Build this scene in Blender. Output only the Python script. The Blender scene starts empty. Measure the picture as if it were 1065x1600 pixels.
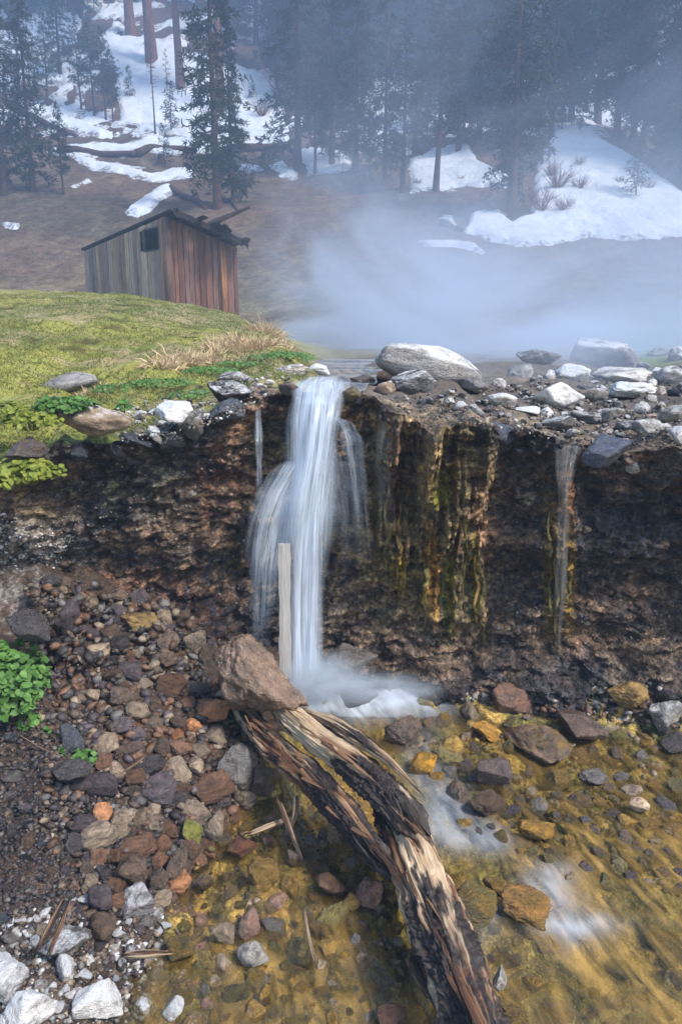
import bpy, bmesh, math, random
import numpy as np
from mathutils import Vector, Euler
random.seed(7); RS = np.random.RandomState(11)
C = bpy.context.scene.collection
# ---------------------------------------------------------------- camera model (photo pixels -> rays), metres, z up
FPX, CX, CY, PITCH, EYE = 1186.0, 532.5, 800.0, math.radians(14.2), 2.0
cP, sP = math.cos(PITCH), math.sin(PITCH)
def ray(px, py):
    u = (px-CX)/FPX; v = (CY-py)/FPX
    return u, cP+v*sP, -sP+v*cP
def at_y(px, py, Y):
    a, b, c = ray(px, py); t = Y/b
    return Vector((a*t, Y, EYE+c*t))
def at_z(px, py, z):
    a, b, c = ray(px, py); t = (z-EYE)/c
    return Vector((a*t, b*t, z))
def proj(x, y, z):
    d = y*cP-(z-EYE)*sP; h = y*sP+(z-EYE)*cP
    d = np.maximum(d, 0.05)
    return CX+FPX*x/d, CY-FPX*h/d
def srgb(r, g, b):
    f = lambda c: (c/12.92 if c <= .04045 else ((c+.055)/1.055)**2.4)
    return np.array([f(r/255), f(g/255), f(b/255)])
# ---------------------------------------------------------------- numpy noise
def _hash(ix, iy, iz, s):
    h = (ix*374761393+iy*668265263+iz*1440662683+s*974634541) & 0xFFFFFFFF
    h = ((h ^ (h >> 13))*1274126177) & 0xFFFFFFFF
    h = ((h ^ (h >> 16))*2246822519) & 0xFFFFFFFF
    return ((h ^ (h >> 15)) & 0xFFFF)/32767.5-1
def vn(p, s=0):
    f = np.floor(p); i = f.astype(np.int64); t = p-f; t = t*t*t*(t*(t*6-15)+10)
    r = 0
    for dx in (0, 1):
        wx = t[:, 0] if dx else 1-t[:, 0]
        for dy in (0, 1):
            wy = t[:, 1] if dy else 1-t[:, 1]
            for dz in (0, 1):
                wz = t[:, 2] if dz else 1-t[:, 2]
                r = r+wx*wy*wz*_hash(i[:, 0]+dx, i[:, 1]+dy, i[:, 2]+dz, s)
    return r
_R = np.array([[.36, .48, -.8], [-.8, .6, 0], [.48, .64, .6]])
def fbm(p, o=4, s=0, g=.5, ridge=False):
    p = np.asarray(p, float).reshape(-1, 3); a = 1.0; r = 0; n = 0
    for k in range(o):
        p = p@_R.T*(1.0 if k == 0 else 2.03)+17.3
        w = vn(p, s+k)
        if ridge: w = 1-2*np.abs(w)
        r = r+a*w; n += a; a *= g
    return r/n
def st(*a):
    a = [np.asarray(q, float) for q in a]; a = np.broadcast_arrays(*a)
    return np.stack([q.ravel() for q in a], 1)
def sm(x, a=0.0, b=1.0):
    t = np.clip((x-a)/(b-a), 0, 1); return t*t*(3-2*t)
# ---------------------------------------------------------------- mesh helpers
def mesh(name, V, Fc, smooth=True, cols=None, uv=None, attrs=None):
    V = np.asarray(V, np.float32); m = bpy.data.meshes.new(name)
    if isinstance(Fc, np.ndarray):
        k = Fc.shape[1]; n = len(Fc); fl = Fc.ravel().astype(np.int32)
        m.vertices.add(len(V)); m.vertices.foreach_set('co', V.ravel())
        m.loops.add(n*k); m.loops.foreach_set('vertex_index', fl)
        m.polygons.add(n); m.polygons.foreach_set('loop_start', np.arange(0, n*k, k, dtype=np.int32))
        m.update(calc_edges=True)
    else:
        m.from_pydata([tuple(map(float, v)) for v in V], [], Fc); fl = np.array([i for f in Fc for i in f])
    if smooth: m.polygons.foreach_set('use_smooth', np.ones(len(m.polygons), bool))
    if cols is not None:
        a = m.color_attributes.new('Col', 'FLOAT_COLOR', 'POINT')
        c = np.ones((len(V), 4), np.float32); c[:, :3] = np.clip(cols, 0.002, 1); a.data.foreach_set('color', c.ravel())
    for k, v in (attrs or {}).items():
        a = m.attributes.new(k, 'FLOAT', 'POINT'); a.data.foreach_set('value', np.asarray(v, np.float32))
    if uv is not None:
        l = m.uv_layers.new(name='UVMap'); l.data.foreach_set('uv', np.asarray(uv, np.float32)[fl].ravel())
    m.validate(verbose=False); return m
def gridF(nr, nc):
    i = np.arange((nr-1)*nc).reshape(nr-1, nc)[:, :-1].ravel()
    return np.stack([i, i+1, i+nc+1, i+nc], 1)
def link(name, me, mat=None, parent=None):
    o = bpy.data.objects.new(name, me); C.objects.link(o)
    if mat is not None and me is not None and not me.materials: me.materials.append(mat)
    if parent is not None: o.parent = parent
    return o
def tag(o, label=None, cat=None, group=None, kind=None):
    if label: o['label'] = label
    if cat: o['category'] = cat
    if group: o['group'] = group
    if kind or cat: o['kind'] = kind or 'thing'
    return o
def empty(name, loc, rz=0.0):
    o = bpy.data.objects.new(name, None); C.objects.link(o); o.location = loc; o.rotation_euler = (0, 0, rz); return o
def copy_tree(o):
    c = o.copy(); C.objects.link(c)
    for ch in list(o.children):
        d = ch.copy(); C.objects.link(d); d.parent = c
        for g in list(ch.children):
            e = g.copy(); C.objects.link(e); e.parent = d
    return c
def join(parts):
    Vs, Fs, n = [], [], 0
    for V, Fc in parts:
        Vs.append(np.asarray(V, float)); Fs.append(np.asarray(Fc)+n); n += len(V)
    return np.concatenate(Vs), np.concatenate(Fs)
def box(x0, x1, y0, y1, z0, z1):
    V = np.array([(x, y, z) for z in (z0, z1) for y in (y0, y1) for x in (x0, x1)], float)
    return V, np.array([(0, 2, 3, 1), (4, 5, 7, 6), (0, 1, 5, 4), (2, 6, 7, 3), (0, 4, 6, 2), (1, 3, 7, 5)])
def tube(P, R, n=8, cap=True):
    P = np.asarray(P, float); R = np.broadcast_to(np.asarray(R, float), (len(P),))
    T = np.gradient(P, axis=0); T /= np.linalg.norm(T, axis=1)[:, None]+1e-9
    up = np.array([0, 0, 1.]) if abs(T[:, 2]).mean() < .8 else np.array([1., 0, 0])
    A = np.cross(T, up); A /= np.linalg.norm(A, axis=1)[:, None]+1e-9; B = np.cross(A, T)
    th = np.arange(n)*2*np.pi/n
    V = P[:, None]+R[:, None, None]*(A[:, None]*np.cos(th)[None, :, None]+B[:, None]*np.sin(th)[None, :, None])
    V = V.reshape(-1, 3); F = []
    for i in range(len(P)-1):
        for j in range(n):
            k = (j+1) % n; F.append((i*n+j, i*n+k, (i+1)*n+k, (i+1)*n+j))
    return V, np.array(F)
# ---------------------------------------------------------------- materials
class M:
    def __init__(s, name):
        s.m = bpy.data.materials.new(name); s.m.use_nodes = True; s.t = s.m.node_tree; s.t.nodes.clear()
        s.out = s.n('ShaderNodeOutputMaterial')
    def n(s, ty, **kw):
        o = s.t.nodes.new(ty)
        for k, v in kw.items():
            if hasattr(o, k): setattr(o, k, v)
        return o
    def l(s, a, b): s.t.links.new(a, b)
    def set(s, sock, v):
        if hasattr(v, 'links') or isinstance(v, bpy.types.NodeSocket): s.l(v, sock)
        else: sock.default_value = v
    def math(s, op, a, b=0.5, clamp=False):
        o = s.n('ShaderNodeMath', operation=op, use_clamp=clamp); s.set(o.inputs[0], a); s.set(o.inputs[1], b); return o.outputs[0]
    def vmath(s, op, a, b):
        o = s.n('ShaderNodeVectorMath', operation=op); s.set(o.inputs[0], a); s.set(o.inputs[1], b); return o.outputs[0]
    def mix(s, f, a, b, mode='MIX'):
        o = s.n('ShaderNodeMix', data_type='RGBA', blend_type=mode); s.set(o.inputs[0], f); s.set(o.inputs[6], a); s.set(o.inputs[7], b); return o.outputs[2]
    def noise(s, vec, scale, detail=5, rough=.55, dist=0):
        o = s.n('ShaderNodeTexNoise'); o.inputs['Scale'].default_value = scale; o.inputs['Detail'].default_value = detail
        o.inputs['Roughness'].default_value = rough; o.inputs['Distortion'].default_value = dist
        if vec is not None: s.l(vec, o.inputs['Vector'])
        return o.outputs[0]
    def vor(s, vec, scale, feature='F1'):
        o = s.n('ShaderNodeTexVoronoi', feature=feature); o.inputs['Scale'].default_value = scale; s.l(vec, o.inputs['Vector']); return o.outputs[0]
    def rng(s, x, a, b, c=0.0, d=1.0, smooth=False):
        o = s.n('ShaderNodeMapRange', interpolation_type='SMOOTHSTEP' if smooth else 'LINEAR'); s.set(o.inputs[0], x)
        for i, v in enumerate((a, b, c, d)): o.inputs[i+1].default_value = v
        return o.outputs[0]
    def scale(s, vec, v):
        return s.vmath('MULTIPLY', vec, v)
    def bump(s, h, strength, dist, prev=None):
        o = s.n('ShaderNodeBump'); o.inputs['Strength'].default_value = strength; o.inputs['Distance'].default_value = dist; s.l(h, o.inputs['Height'])
        if prev is not None: s.l(prev, o.inputs['Normal'])
        return o.outputs[0]
    def attr(s, name):
        return s.n('ShaderNodeAttribute', attribute_name=name)
    def pos(s): return s.n('ShaderNodeNewGeometry').outputs['Position']
    def bsdf(s, col, rough=.7, spec=.4, normal=None, **kw):
        o = s.n('ShaderNodeBsdfPrincipled'); s.set(o.inputs['Base Color'], col); s.set(o.inputs['Roughness'], rough); s.set(o.inputs['Specular IOR Level'], spec)
        if normal is not None: s.l(normal, o.inputs['Normal'])
        for k, v in kw.items(): s.set(o.inputs[k], v)
        return o.outputs[0]
    def done(s, sh):
        s.l(sh, s.out.inputs['Surface']); return s.m
def c4(c): return (float(c[0]), float(c[1]), float(c[2]), 1.0)
def g4(x): return (x, x, x, 1.0)

def rock_mat(name, rough=.75, spec=.35, crust=0.0, algae=0.0, speck=0.0, streak=False):
    m = M(name); tc = m.n('ShaderNodeTexCoord').outputs['Object']; oi = m.n('ShaderNodeObjectInfo')
    off = m.math('MULTIPLY', oi.outputs['Random'], 37.0)
    v = m.vmath('ADD', tc, off)
    if streak: v = m.scale(v, (1, 1, 3.2))
    n1 = m.noise(v, 1.6, 8, .62, .4); n2 = m.noise(v, 6.5, 6, .7); n3 = m.noise(v, 24, 3, .6)
    base = oi.outputs['Color']
    dark = m.mix(1.0, base, g4(.36), 'MULTIPLY'); lite = m.mix(1.0, base, (2.3, 2.2, 2.1, 1), 'MULTIPLY')
    col = m.mix(m.rng(n1, .33, .68), dark, lite)
    col = m.mix(m.rng(n2, .35, .75, .0, .55), col, m.mix(1.0, base, (.6, .62, .68, 1), 'MULTIPLY'))
    col = m.mix(m.rng(n3, .55, .7, 0, .45), col, m.mix(1.0, base, (2.1, 2.0, 1.9, 1), 'MULTIPLY')); col = m.mix(m.rng(n3, .45, .3, 0, .5), col, m.mix(1.0, base, g4(.25), 'MULTIPLY'))
    if speck:
        col = m.mix(m.rng(n3, .56, .64, 0, speck), col, (.03, .03, .035, 1))
        col = m.mix(m.rng(m.noise(v, 31, 2, .5), .6, .68, 0, speck), col, (.55, .55, .56, 1))
    if algae:
        al = m.mix(m.rng(n2, .35, .7), c4(srgb(70, 62, 26)), c4(srgb(160, 122, 48)))
        col = m.mix(m.rng(m.noise(v, 1.3, 5, .6), .62-.28*algae, .72-.22*algae, 0, .85), col, al)
    nz = m.n('ShaderNodeSeparateXYZ'); m.l(m.n('ShaderNodeNewGeometry').outputs['Normal'], nz.inputs[0])
    if crust:
        f = m.math('ADD', m.rng(nz.outputs[2], -.15, .75, 0, .55), m.math('MULTIPLY', m.math('ADD', n1, n2), .5))
        col = m.mix(m.rng(f, 1.02-.45*crust, 1.18-.4*crust, 0, .92), col, m.mix(m.rng(n3, .4, .65), (.82, .83, .85, 1), (.55, .56, .57, 1)))
    h = m.math('ADD', m.math('MULTIPLY', n1, .9), m.math('ADD', m.math('MULTIPLY', n2, .5), m.math('MULTIPLY', n3, .16)))
    cr = m.vor(v, 3.2, 'DISTANCE_TO_EDGE')
    h = m.math('ADD', h, m.math('MULTIPLY', m.rng(cr, 0, .05, -.10, 0), m.rng(n1, .45, .6)))
    nb = m.bump(h, .9, .032)
    r = m.rng(n2, .3, .7, rough-.16, rough+.12)
    return m.done(m.bsdf(col, r, spec, nb, **({'Coat Weight': .38, 'Coat Roughness': .22, 'Coat Normal': nb} if rough < .6 else {})))
R_DRY = rock_mat('rock_dry', .8, .25); R_WET = rock_mat('rock_wet', .3, .75); R_CRUST = rock_mat('rock_mineral_crust', .8, .25, crust=.48)
R_CRUSTL = rock_mat('rock_light_crust', .75, .25, crust=.02)
R_GRAN = rock_mat('rock_granite', .8, .25, crust=.12, speck=.7); R_ALG = rock_mat('rock_algae', .34, .55, algae=.75); R_ALGL = rock_mat('rock_algae_light', .4, .5, algae=.35)
R_LAY = rock_mat('rock_layered', .55, .45, streak=True)

def ground_mat(name, nscale=30., bump=.02, rough=.8, spec=.3, var=.55, pebble=0.0, pscale=40.):
    m = M(name); p = m.pos(); a = m.attr('Col').outputs[0]
    n1 = m.noise(p, nscale, 6, .65); n2 = m.noise(p, nscale*4.2, 4, .65); n0 = m.noise(p, nscale*.22, 4, .6)
    col = m.mix(m.rng(n1, .3, .7), m.mix(1, a, g4(1-var), 'MULTIPLY'), m.mix(1, a, g4(1+var), 'MULTIPLY'))
    col = m.mix(m.rng(n2, .35, .7), m.mix(1, col, g4(.72), 'MULTIPLY'), m.mix(1, col, g4(1.28), 'MULTIPLY'))
    col = m.mix(m.rng(n0, .3, .7, 0, .35), col, m.mix(1, col, (1.25, .95, .7, 1), 'MULTIPLY'))
    w = m.attr('wet').outputs['Fac']
    h = m.math('ADD', n1, m.math('MULTIPLY', n2, .45))
    if pebble:
        q = m.vmath('ADD', p, m.scale(m.n('ShaderNodeTexNoise').outputs[1], (.02, .02, .02)))
        for sc, k in ((pscale, 1.0), (pscale*2.7, .6)):
            vo = m.n('ShaderNodeTexVoronoi'); vo.inputs['Scale'].default_value = sc; m.l(m.scale(q, (1, 1, 1.5)), vo.inputs['Vector'])
            sx = m.n('ShaderNodeSeparateColor'); m.l(vo.outputs['Color'], sx.inputs[0])
            f = m.rng(sx.outputs[0], 0, 1, 1-.62*pebble*k, 1+.75*pebble*k); cc = m.n('ShaderNodeCombineColor')
            for i in range(3): m.l(f, cc.inputs[i])
            col = m.mix(1, col, cc.outputs[0], 'MULTIPLY')
            h = m.math('ADD', h, m.math('MULTIPLY', m.rng(vo.outputs['Distance'], 0, .6, 1, 0), pebble*k*.9))
    nb = m.bump(h, .8, bump)
    r = m.math('SUBTRACT', rough, m.math('MULTIPLY', w, .42))
    return m.done(m.bsdf(col, r, spec, nb))
# ---------------------------------------------------------------- terrain functions
def T(x, xs, ys): return np.interp(x, xs, ys)
def Yc(x): return T(x, [-6, -3, -1.8, -1.25, -.55, .6, 1.7, 3, 6], [2.3, 2.9, 3.42, 3.68, 3.85, 3.85, 3.72, 3.4, 2.9])
_lx = [-600, -100, 0, 60, 100, 150, 210, 260, 330, 390, 440, 560, 590, 650, 760, 830, 880, 960, 1065, 1600]
_ly = [720, 720, 715, 695, 682, 690, 684, 672, 655, 634, 614, 612, 640, 648, 655, 665, 688, 690, 690, 700]
def _zl():
    xs = np.linspace(-6, 6, 241); z = np.full_like(xs, 1.5); y = Yc(xs)
    for _ in range(4):
        px, _p = proj(xs, y, z); py = np.interp(px, _lx, _ly)
        v = (CY-py)/FPX; z = EYE+y*(-sP+v*cP)/(cP+v*sP)
    k = np.ones(5)/5; z = np.convolve(np.pad(z, 2, 'edge'), k, 'valid')
    return xs, z
_ZX, _ZZ = _zl()
def zlip(x):
    x = np.asarray(x, float); return np.interp(x, _ZX, _ZZ)+.07*fbm(st(x*3.5, 0*x, 7), 3, 15).reshape(x.shape)+.04*fbm(st(x*13, 0*x, 3), 2, 19).reshape(x.shape)
_cx = [-600, 0, 140, 200, 270, 300, 370, 420, 460, 490, 520, 880, 940, 1000, 1065, 1500]
_cp = [452, 458, 458, 461, 471, 478, 496, 521, 545, 565, 572, 572, 568, 560, 550, 530]
_cY = [14, 14, 14, 13.5, 13, 13, 12, 9, 7.5, 6.5, 8, 8, 11, 12.5, 13, 13]
def U(x, y):
    """the top of the bank: lip, mossy mound, stream flat"""
    x, y = np.broadcast_arrays(np.asarray(x, float), np.asarray(y, float))
    px = CX+FPX*x/(.975*np.maximum(y, .5)); Yr = np.interp(px, _cx, _cY); py = np.interp(px, _cx, _cp)
    v = (CY-py)/FPX; zr = EYE+Yr*(-sP+v*cP)/(cP+v*sP)
    y0 = Yc(x); z0 = zlip(x); t = np.clip((y-y0)/np.maximum(Yr-y0, .1), 0, 1)
    z = z0+(zr-z0)*(1-(1-t)**1.45)
    z = z-np.maximum(y-Yr, 0)*.02
    shp = x.shape
    z = z+.06*fbm(st(x*1.3, y*1.3, 0), 3, 5).reshape(shp)*sm(y, 3.6, 5)+.034*fbm(st(x*6, y*6, 3), 3, 9).reshape(shp)
    ch = np.exp(-((px-512)/62)**4)*sm(-y, -16, -9)            # stream channel
    rg = sm(px, 585, 640)*np.exp(-((y-5.0)/.9)**2)*.07
    return z-.07*ch+rg
_sh = [at_z(*q) for q in ((480, 1105, 0), (420, 1180, 0), (352, 1290, 0), (285, 1395, -.03), (240, 1500, -.06), (190, 1600, -.08), (120, 1750, -.1), (0, 1950, -.1))]
_sy = np.array([p.y for p in _sh][::-1]); _sx = np.array([p.x for p in _sh][::-1])
def W(x, y):
    """water level of the pool and stream below the fall"""
    x, y = np.broadcast_arrays(np.asarray(x, float), np.asarray(y, float)); s = x.shape
    return -.035*(3.85-y)-.012*x+.010*fbm(st(x*3, y*4, 0), 3, 21).reshape(s)+.006*fbm(st(x*9, y*11, 4), 2, 25).reshape(s)
def G(x, y, fine=True):
    """the ground below the cliff: rubble bank at left, stream bed, talus at the wall"""
    x, y = np.broadcast_arrays(np.asarray(x, float), np.asarray(y, float)); shp = x.shape
    s = np.interp(y, _sy, _sx)-x+.06*fbm(st(x*3, y*3, 8), 3, 31).reshape(shp)
    w = W(x, y)
    bank = w+.02+.26*(1-np.exp(-np.maximum(s, 0)/.55))+.10*np.maximum(s-.8, 0)
    bump = np.abs(fbm(st(x*5.2, y*5.2, 1), 3, 41).reshape(shp))
    bed = w-.055*(1-np.exp(np.minimum(s, 0)/.12))-.02+.20*np.clip(bump-.15, -.12, .25)
    z = np.where(s > 0, bank, bed)
    d = np.maximum(Yc(x)-y, 0)
    A = np.interp(x, [-3, -1.5, -.9, -.4, -.15, .3, .55, 1, 1.7, 3], [.62, .46, .30, .14, .0, .0, .07, .12, .24, .4])
    z = z+A*np.exp(-(d/np.where(x < 0, .62, .30))**1.3)
    if fine:
        z = z+.07*fbm(st(x*6, y*6, 2), 4, 51).reshape(shp)*sm(s, -.05, .2)+.012*fbm(st(x*28, y*28, 2), 3, 55).reshape(shp)*sm(s, -.3, .1)
    return z
DRAPES = [(612, 17, 630, 850, .13), (643, 30, 625, 790, .13), (628, 20, 800, 925, .13), (674, 32, 625, 785, .20), (696, 20, 700, 870, .15), (677, 20, 770, 990, .13), (705, 15, 820, 1005, .10), (722, 26, 630, 830, .11), (748, 20, 640, 990, .12), (588, 18, 690, 870, .09), (866, 14, 740, 985, .07), (889, 12, 720, 960, .06)]
def CYf(x, z):
    """y of the cliff face at (x, z)"""
    x, z = np.broadcast_arrays(np.asarray(x, float), np.asarray(z, float)); shp = x.shape
    y = Yc(x); zt = zlip(x); h = np.clip(z/zt, 0, 1)
    px, py = proj(x, y, z)
    o = .10*np.sin(np.pi*np.clip(h, 0, 1))**1.5-.03                                   # undercut
    o = o-.45*sm(-x, 1.2, 1.9)*np.clip(1-z/1.15, 0, 1)                                  # gravel apron at left
    o = o-.22*np.exp(-(h/.14)**2)*(1-.95*np.exp(-((px-545)/120)**4))
    o = o+.20*fbm(st(x*1.9, z*2.6, 0), 4, 61).reshape(shp)+.085*fbm(st(x*5, z*8, 3), 4, 67, .6, True).reshape(shp)+.042*fbm(st(x*20, z*28, 5), 3, 71).reshape(shp)
    lay = fbm(st(x*3, z*34, 2), 3, 73).reshape(shp); o = o+.036*lay
    nic = np.exp(-((px-440)/62)**4-((py-690)/75)**4); o = o+.10*nic                     # dark niche left of the fall
    bul = np.exp(-((px-548)/38)**4-((py-700)/70)**2); o = o-.08*bul                     # knob right of the fall
    dr = np.exp(-((px-672)/100)**6)*sm(py, 640, 680)*sm(-py, -1000, -860)               # algae drapery
    fl = fbm(st(x*15, z*1.1, 1), 3, 77).reshape(shp)+.5*fbm(st(x*42, z*2.2, 1), 2, 79).reshape(shp)
    o = o-dr*(.03+.11*np.clip(fl+.1, -.3, 1))
    o = o-.13*np.exp(-np.abs((px-672)/98)**4)*sm(py, 615, 660)*(1-sm(py, 760, 930))*(1+.5*fbm(st(x*5, z*5, 2), 3, 87).reshape(shp))
    for c, w, a, b, d in DRAPES:
        t = np.clip((py-a)/(b-a), 0, 1); wd = w*(1.15-.75*t**1.5); prof = sm(py, a-14, a+14)*np.sqrt(np.clip(1-t**3, 0, 1))
        o = o-d*prof*np.exp(-np.abs((px-c-7*np.sin(py*.021+c))/wd)**2.2)*(1+.35*fl)
    st2 = np.exp(-((px-878)/34)**4)*sm(py, 690, 730)*sm(-py, -1010, -900); o = o-st2*(.02+.06*fl)
    lipo = np.exp(-((h-1)/.07)**2); o = o-.05*lipo
    return y+o
# ---------------------------------------------------------------- colour blobs given in photo pixels, baked to fixed world positions
def paint(cols, px, py, blobs, seed, wob=18.):
    q = st(px/45., py/45., 0); dx = fbm(q, 3, seed)*wob; dy = fbm(q+50, 3, seed+5)*wob
    nz = fbm(st(px/14., py/14., 3), 4, seed+9); nz2 = fbm(st(px/5., py/4., 6), 3, seed+13)
    for bx, by, rx, ry, c, s in blobs:
        d = ((px+dx-bx)/rx)**2+((py+dy-by)/ry)**2
        w = np.clip(.95-d*.8+nz*2.2, 0, 1)*s*np.clip(.75+1.5*nz2, .25, 1.15)
        cols[:] = cols+(np.asarray(c)-cols)*np.clip(w, 0, 1)[:, None]
    return cols
# ---------------------------------------------------------------- cliff
def build_cliff():
    xs = np.concatenate([np.linspace(-6, -2.0, 70)[:-1], np.linspace(-2.0, 2.0, 560), np.linspace(2.0, 6, 70)[1:]])
    nz_ = 250; tt = np.linspace(0, 1, nz_)
    X, Tt = np.meshgrid(xs, tt); ZT = zlip(X); Z = -.25+(ZT+.25)*Tt
    Y = CYf(X.ravel(), Z.ravel()).reshape(X.shape)
    # rounded top, running back under the bank
    k = 60; bt = np.linspace(0, 1, k+1)[1:]
    Yl = Y[-1]; Xb = np.repeat(xs[None], k, 0); Yb = Yl[None]+(.62*bt[:, None])+.0*Xb
    Zb = U(Xb, Yb)-.006+.02*np.sqrt(bt)[:, None]*0
    rs = (1-np.exp(-bt/.10))[:, None]; Zb = ZT[-1][None]+(Zb-ZT[-1][None])*rs+.04*fbm(st(Xb*9, Yb*9, 0), 4, 83).reshape(Xb.shape)*rs
    X = np.concatenate([X, Xb]); Y = np.concatenate([Y, Yb]); Z = np.concatenate([Z, Zb])
    x, y, z = X.ravel(), Y.ravel(), Z.ravel(); px, py = proj(x, y, z)
    dk = srgb(50, 49, 53); br = srgb(98, 82, 68); n = fbm(st(x*2.2, z*4, 0), 4, 91); n2 = fbm(st(x*9, z*16, 1), 4, 95)
    w = np.clip(.38+1.6*n+1.0*n2-.1*sm(px, 620, 800)*sm(-py, -960, -800)-.35*np.exp(-((px-220)/130)**2-((py-760)/60)**2), 0, 1)[:, None]
    cols = dk+(br-dk)*w
    och = srgb(128, 112, 78); lic = srgb(160, 158, 122); rus = srgb(142, 82, 52); red = srgb(165, 105, 82); ol = srgb(106, 99, 64); gold = srgb(144, 118, 80)
    pale = srgb(170, 160, 145); wht = srgb(215, 218, 222); gry = srgb(128, 122, 116); nvy = srgb(46, 48, 58); grn = srgb(70, 88, 40); tan = srgb(150, 128, 92); dol = srgb(74, 70, 44)
    paint(cols, px, py, [
        (60, 770, 85, 65, och, .6), (180, 755, 20, 35, lic, .7), (245, 755, 30, 55, lic, .45), (345, 765, 26, 56, srgb(136, 96, 82), .8), (318, 790, 10, 60, srgb(120, 82, 58), .6), (372, 690, 16, 45, srgb(124, 88, 58), .6),
        (40, 870, 60, 55, gry, .6), (20, 930, 50, 50, pale, .5), (60, 830, 90, 25, gry, .6), (130, 870, 60, 30, gry, .3), (250, 930, 120, 40, rus, .35), (130, 960, 70, 60, srgb(92, 60, 44), .6), (250, 1000, 120, 50, srgb(84, 56, 42), .7),
        (350, 880, 80, 60, srgb(130, 110, 86), .55), (520, 930, 110, 90, srgb(130, 112, 86), .7), (480, 800, 110, 120, srgb(130, 106, 70), .6), (570, 870, 60, 80, srgb(130, 112, 84), .5), (430, 700, 45, 70, dol, .95), (585, 720, 26, 70, dol, .9),
        (525, 690, 30, 60, gold, .5), (550, 640, 60, 26, srgb(122, 100, 60), .9), (650, 650, 90, 22, srgb(128, 106, 72), .9), (690, 665, 70, 14, tan, .5), (930, 655, 90, 26, srgb(120, 108, 80), .7), (830, 660, 60, 22, srgb(128, 110, 80), .7),
        (780, 700, 90, 30, nvy, .6), (990, 790, 120, 90, nvy, .8), (830, 850, 70, 130, nvy, .8), (200, 780, 120, 60, nvy, .5), (990, 950, 80, 40, srgb(108, 84, 60), .5), (1010, 1040, 70, 50, srgb(124, 110, 88), .45), (900, 1000, 130, 24, srgb(108, 84, 58), .6), (1000, 720, 70, 30, gry, .35),
        (640, 960, 90, 40, srgb(104, 92, 74), .45), (820, 770, 14, 26, pale, .6), (770, 960, 40, 40, srgb(120,112,100), .3), (710, 1020, 120, 30, srgb(100, 90, 76), .5)], 101)
    # drapery and trickle streaks: olive, gold and orange bands that run down the wall
    s1 = fbm(st(x*19, z*1.3, 0), 3, 111); s2 = fbm(st(x*34, z*1.7, 4), 3, 115)
    zone = np.exp(-((px-672)/98)**8)*sm(py, 650, 690)*sm(-py, -1010, -900)
    zone = np.clip(zone*1.2, 0, 1); zn = zone[:, None]
    zz_ = zn*np.clip(.75+1.2*s2, .3, 1)[:, None]; cols = cols+(srgb(112, 100, 66)*(1+.5*s1)[:, None]-cols)*zz_
    pal = np.where((s1 > .22)[:, None], gold*.8, np.where((s1 > -.05)[:, None], ol, np.where((s2 > .1)[:, None], srgb(96, 68, 46), dol)))
    cols = cols+(pal-cols)*zn*np.clip(.32+.9*s2, .05, .75)[:, None]
    for bx, by, rx, ry, c, s in ((614, 740, 12, 90, srgb(116, 86, 66), .7), (672, 725, 20, 45, srgb(142, 118, 80), .6), (690, 770, 16, 40, srgb(116, 112, 30), .8), (676, 900, 14, 80, srgb(158, 116, 46), .8), (744, 830, 12, 90, srgb(120, 92, 70), .65),
                               (762, 830, 14, 70, srgb(140, 108, 92), .5), (702, 930, 10, 80, srgb(104, 100, 30), .8), (742, 900, 9, 70, srgb(112, 110, 28), .8), (622, 890, 14, 40, srgb(140, 118, 30), .8), (860, 880, 15, 130, srgb(100, 84, 30), .85), (888, 890, 13, 110, srgb(120, 96, 36), .8), (885, 760, 14, 60, srgb(140, 92, 52), .7)):
        d = ((px-bx+5*s1)/rx)**2+((py-by)/ry)**2; w = np.clip(1.3-d+.5*s2, 0, 1)*s; cols = cols+(c-cols)*w[:, None]
    spk = fbm(st(x*40, y*40, z*40), 2, 121); spk2 = fbm(st(x*11, y*11, z*16), 3, 125); cols = cols*np.clip(1+1.1*spk+1.3*spk2, .3, 2.2)[:, None]
    # top band colours
    top = np.zeros(len(x)); top[(nz_)*len(xs):] = 1
    tn = fbm(st(x*5, y*5, 0), 4, 131)
    lf = sm(-px, -430, -330)*top; mossc = srgb(104, 112, 44)*(1+.5*tn[:, None])
    cols = cols+(mossc-cols)*(np.clip(lf*sm(-px, -300, -150)*1.0, 0, 1))[:, None]
    cols = cols+(srgb(110, 108, 104)*(1+.5*tn[:, None])-cols)*(np.clip(sm(px, 170, 240)*sm(-px, -420, -380)*top*.8, 0, 1))[:, None]
    cols = cols+(srgb(122, 110, 92)*(1+1.4*tn[:, None])-cols)*(np.clip(sm(px, 420, 450)*top*.8, 0, 1))[:, None]
    wet = np.clip(np.exp(-((px-490)/110)**4)+.9*zone+np.exp(-((px-878)/45)**4)*.8+.55*sm(py, 880, 1000)+.35*np.exp(-((px-830)/90)**2), 0, 1)*(1-.6*top)+.25
    m = ground_mat('cliff_conglomerate', 34., .016, .82, .38, .5, .8, 42.)
    o = link('cliff', mesh('cliff', np.stack([x, y, z], 1), gridF(X.shape[0], X.shape[1]), True, cols, None, {'wet': np.clip(wet, 0, 1)}), m)
    tag(o, kind='structure')
build_cliff()
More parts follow.
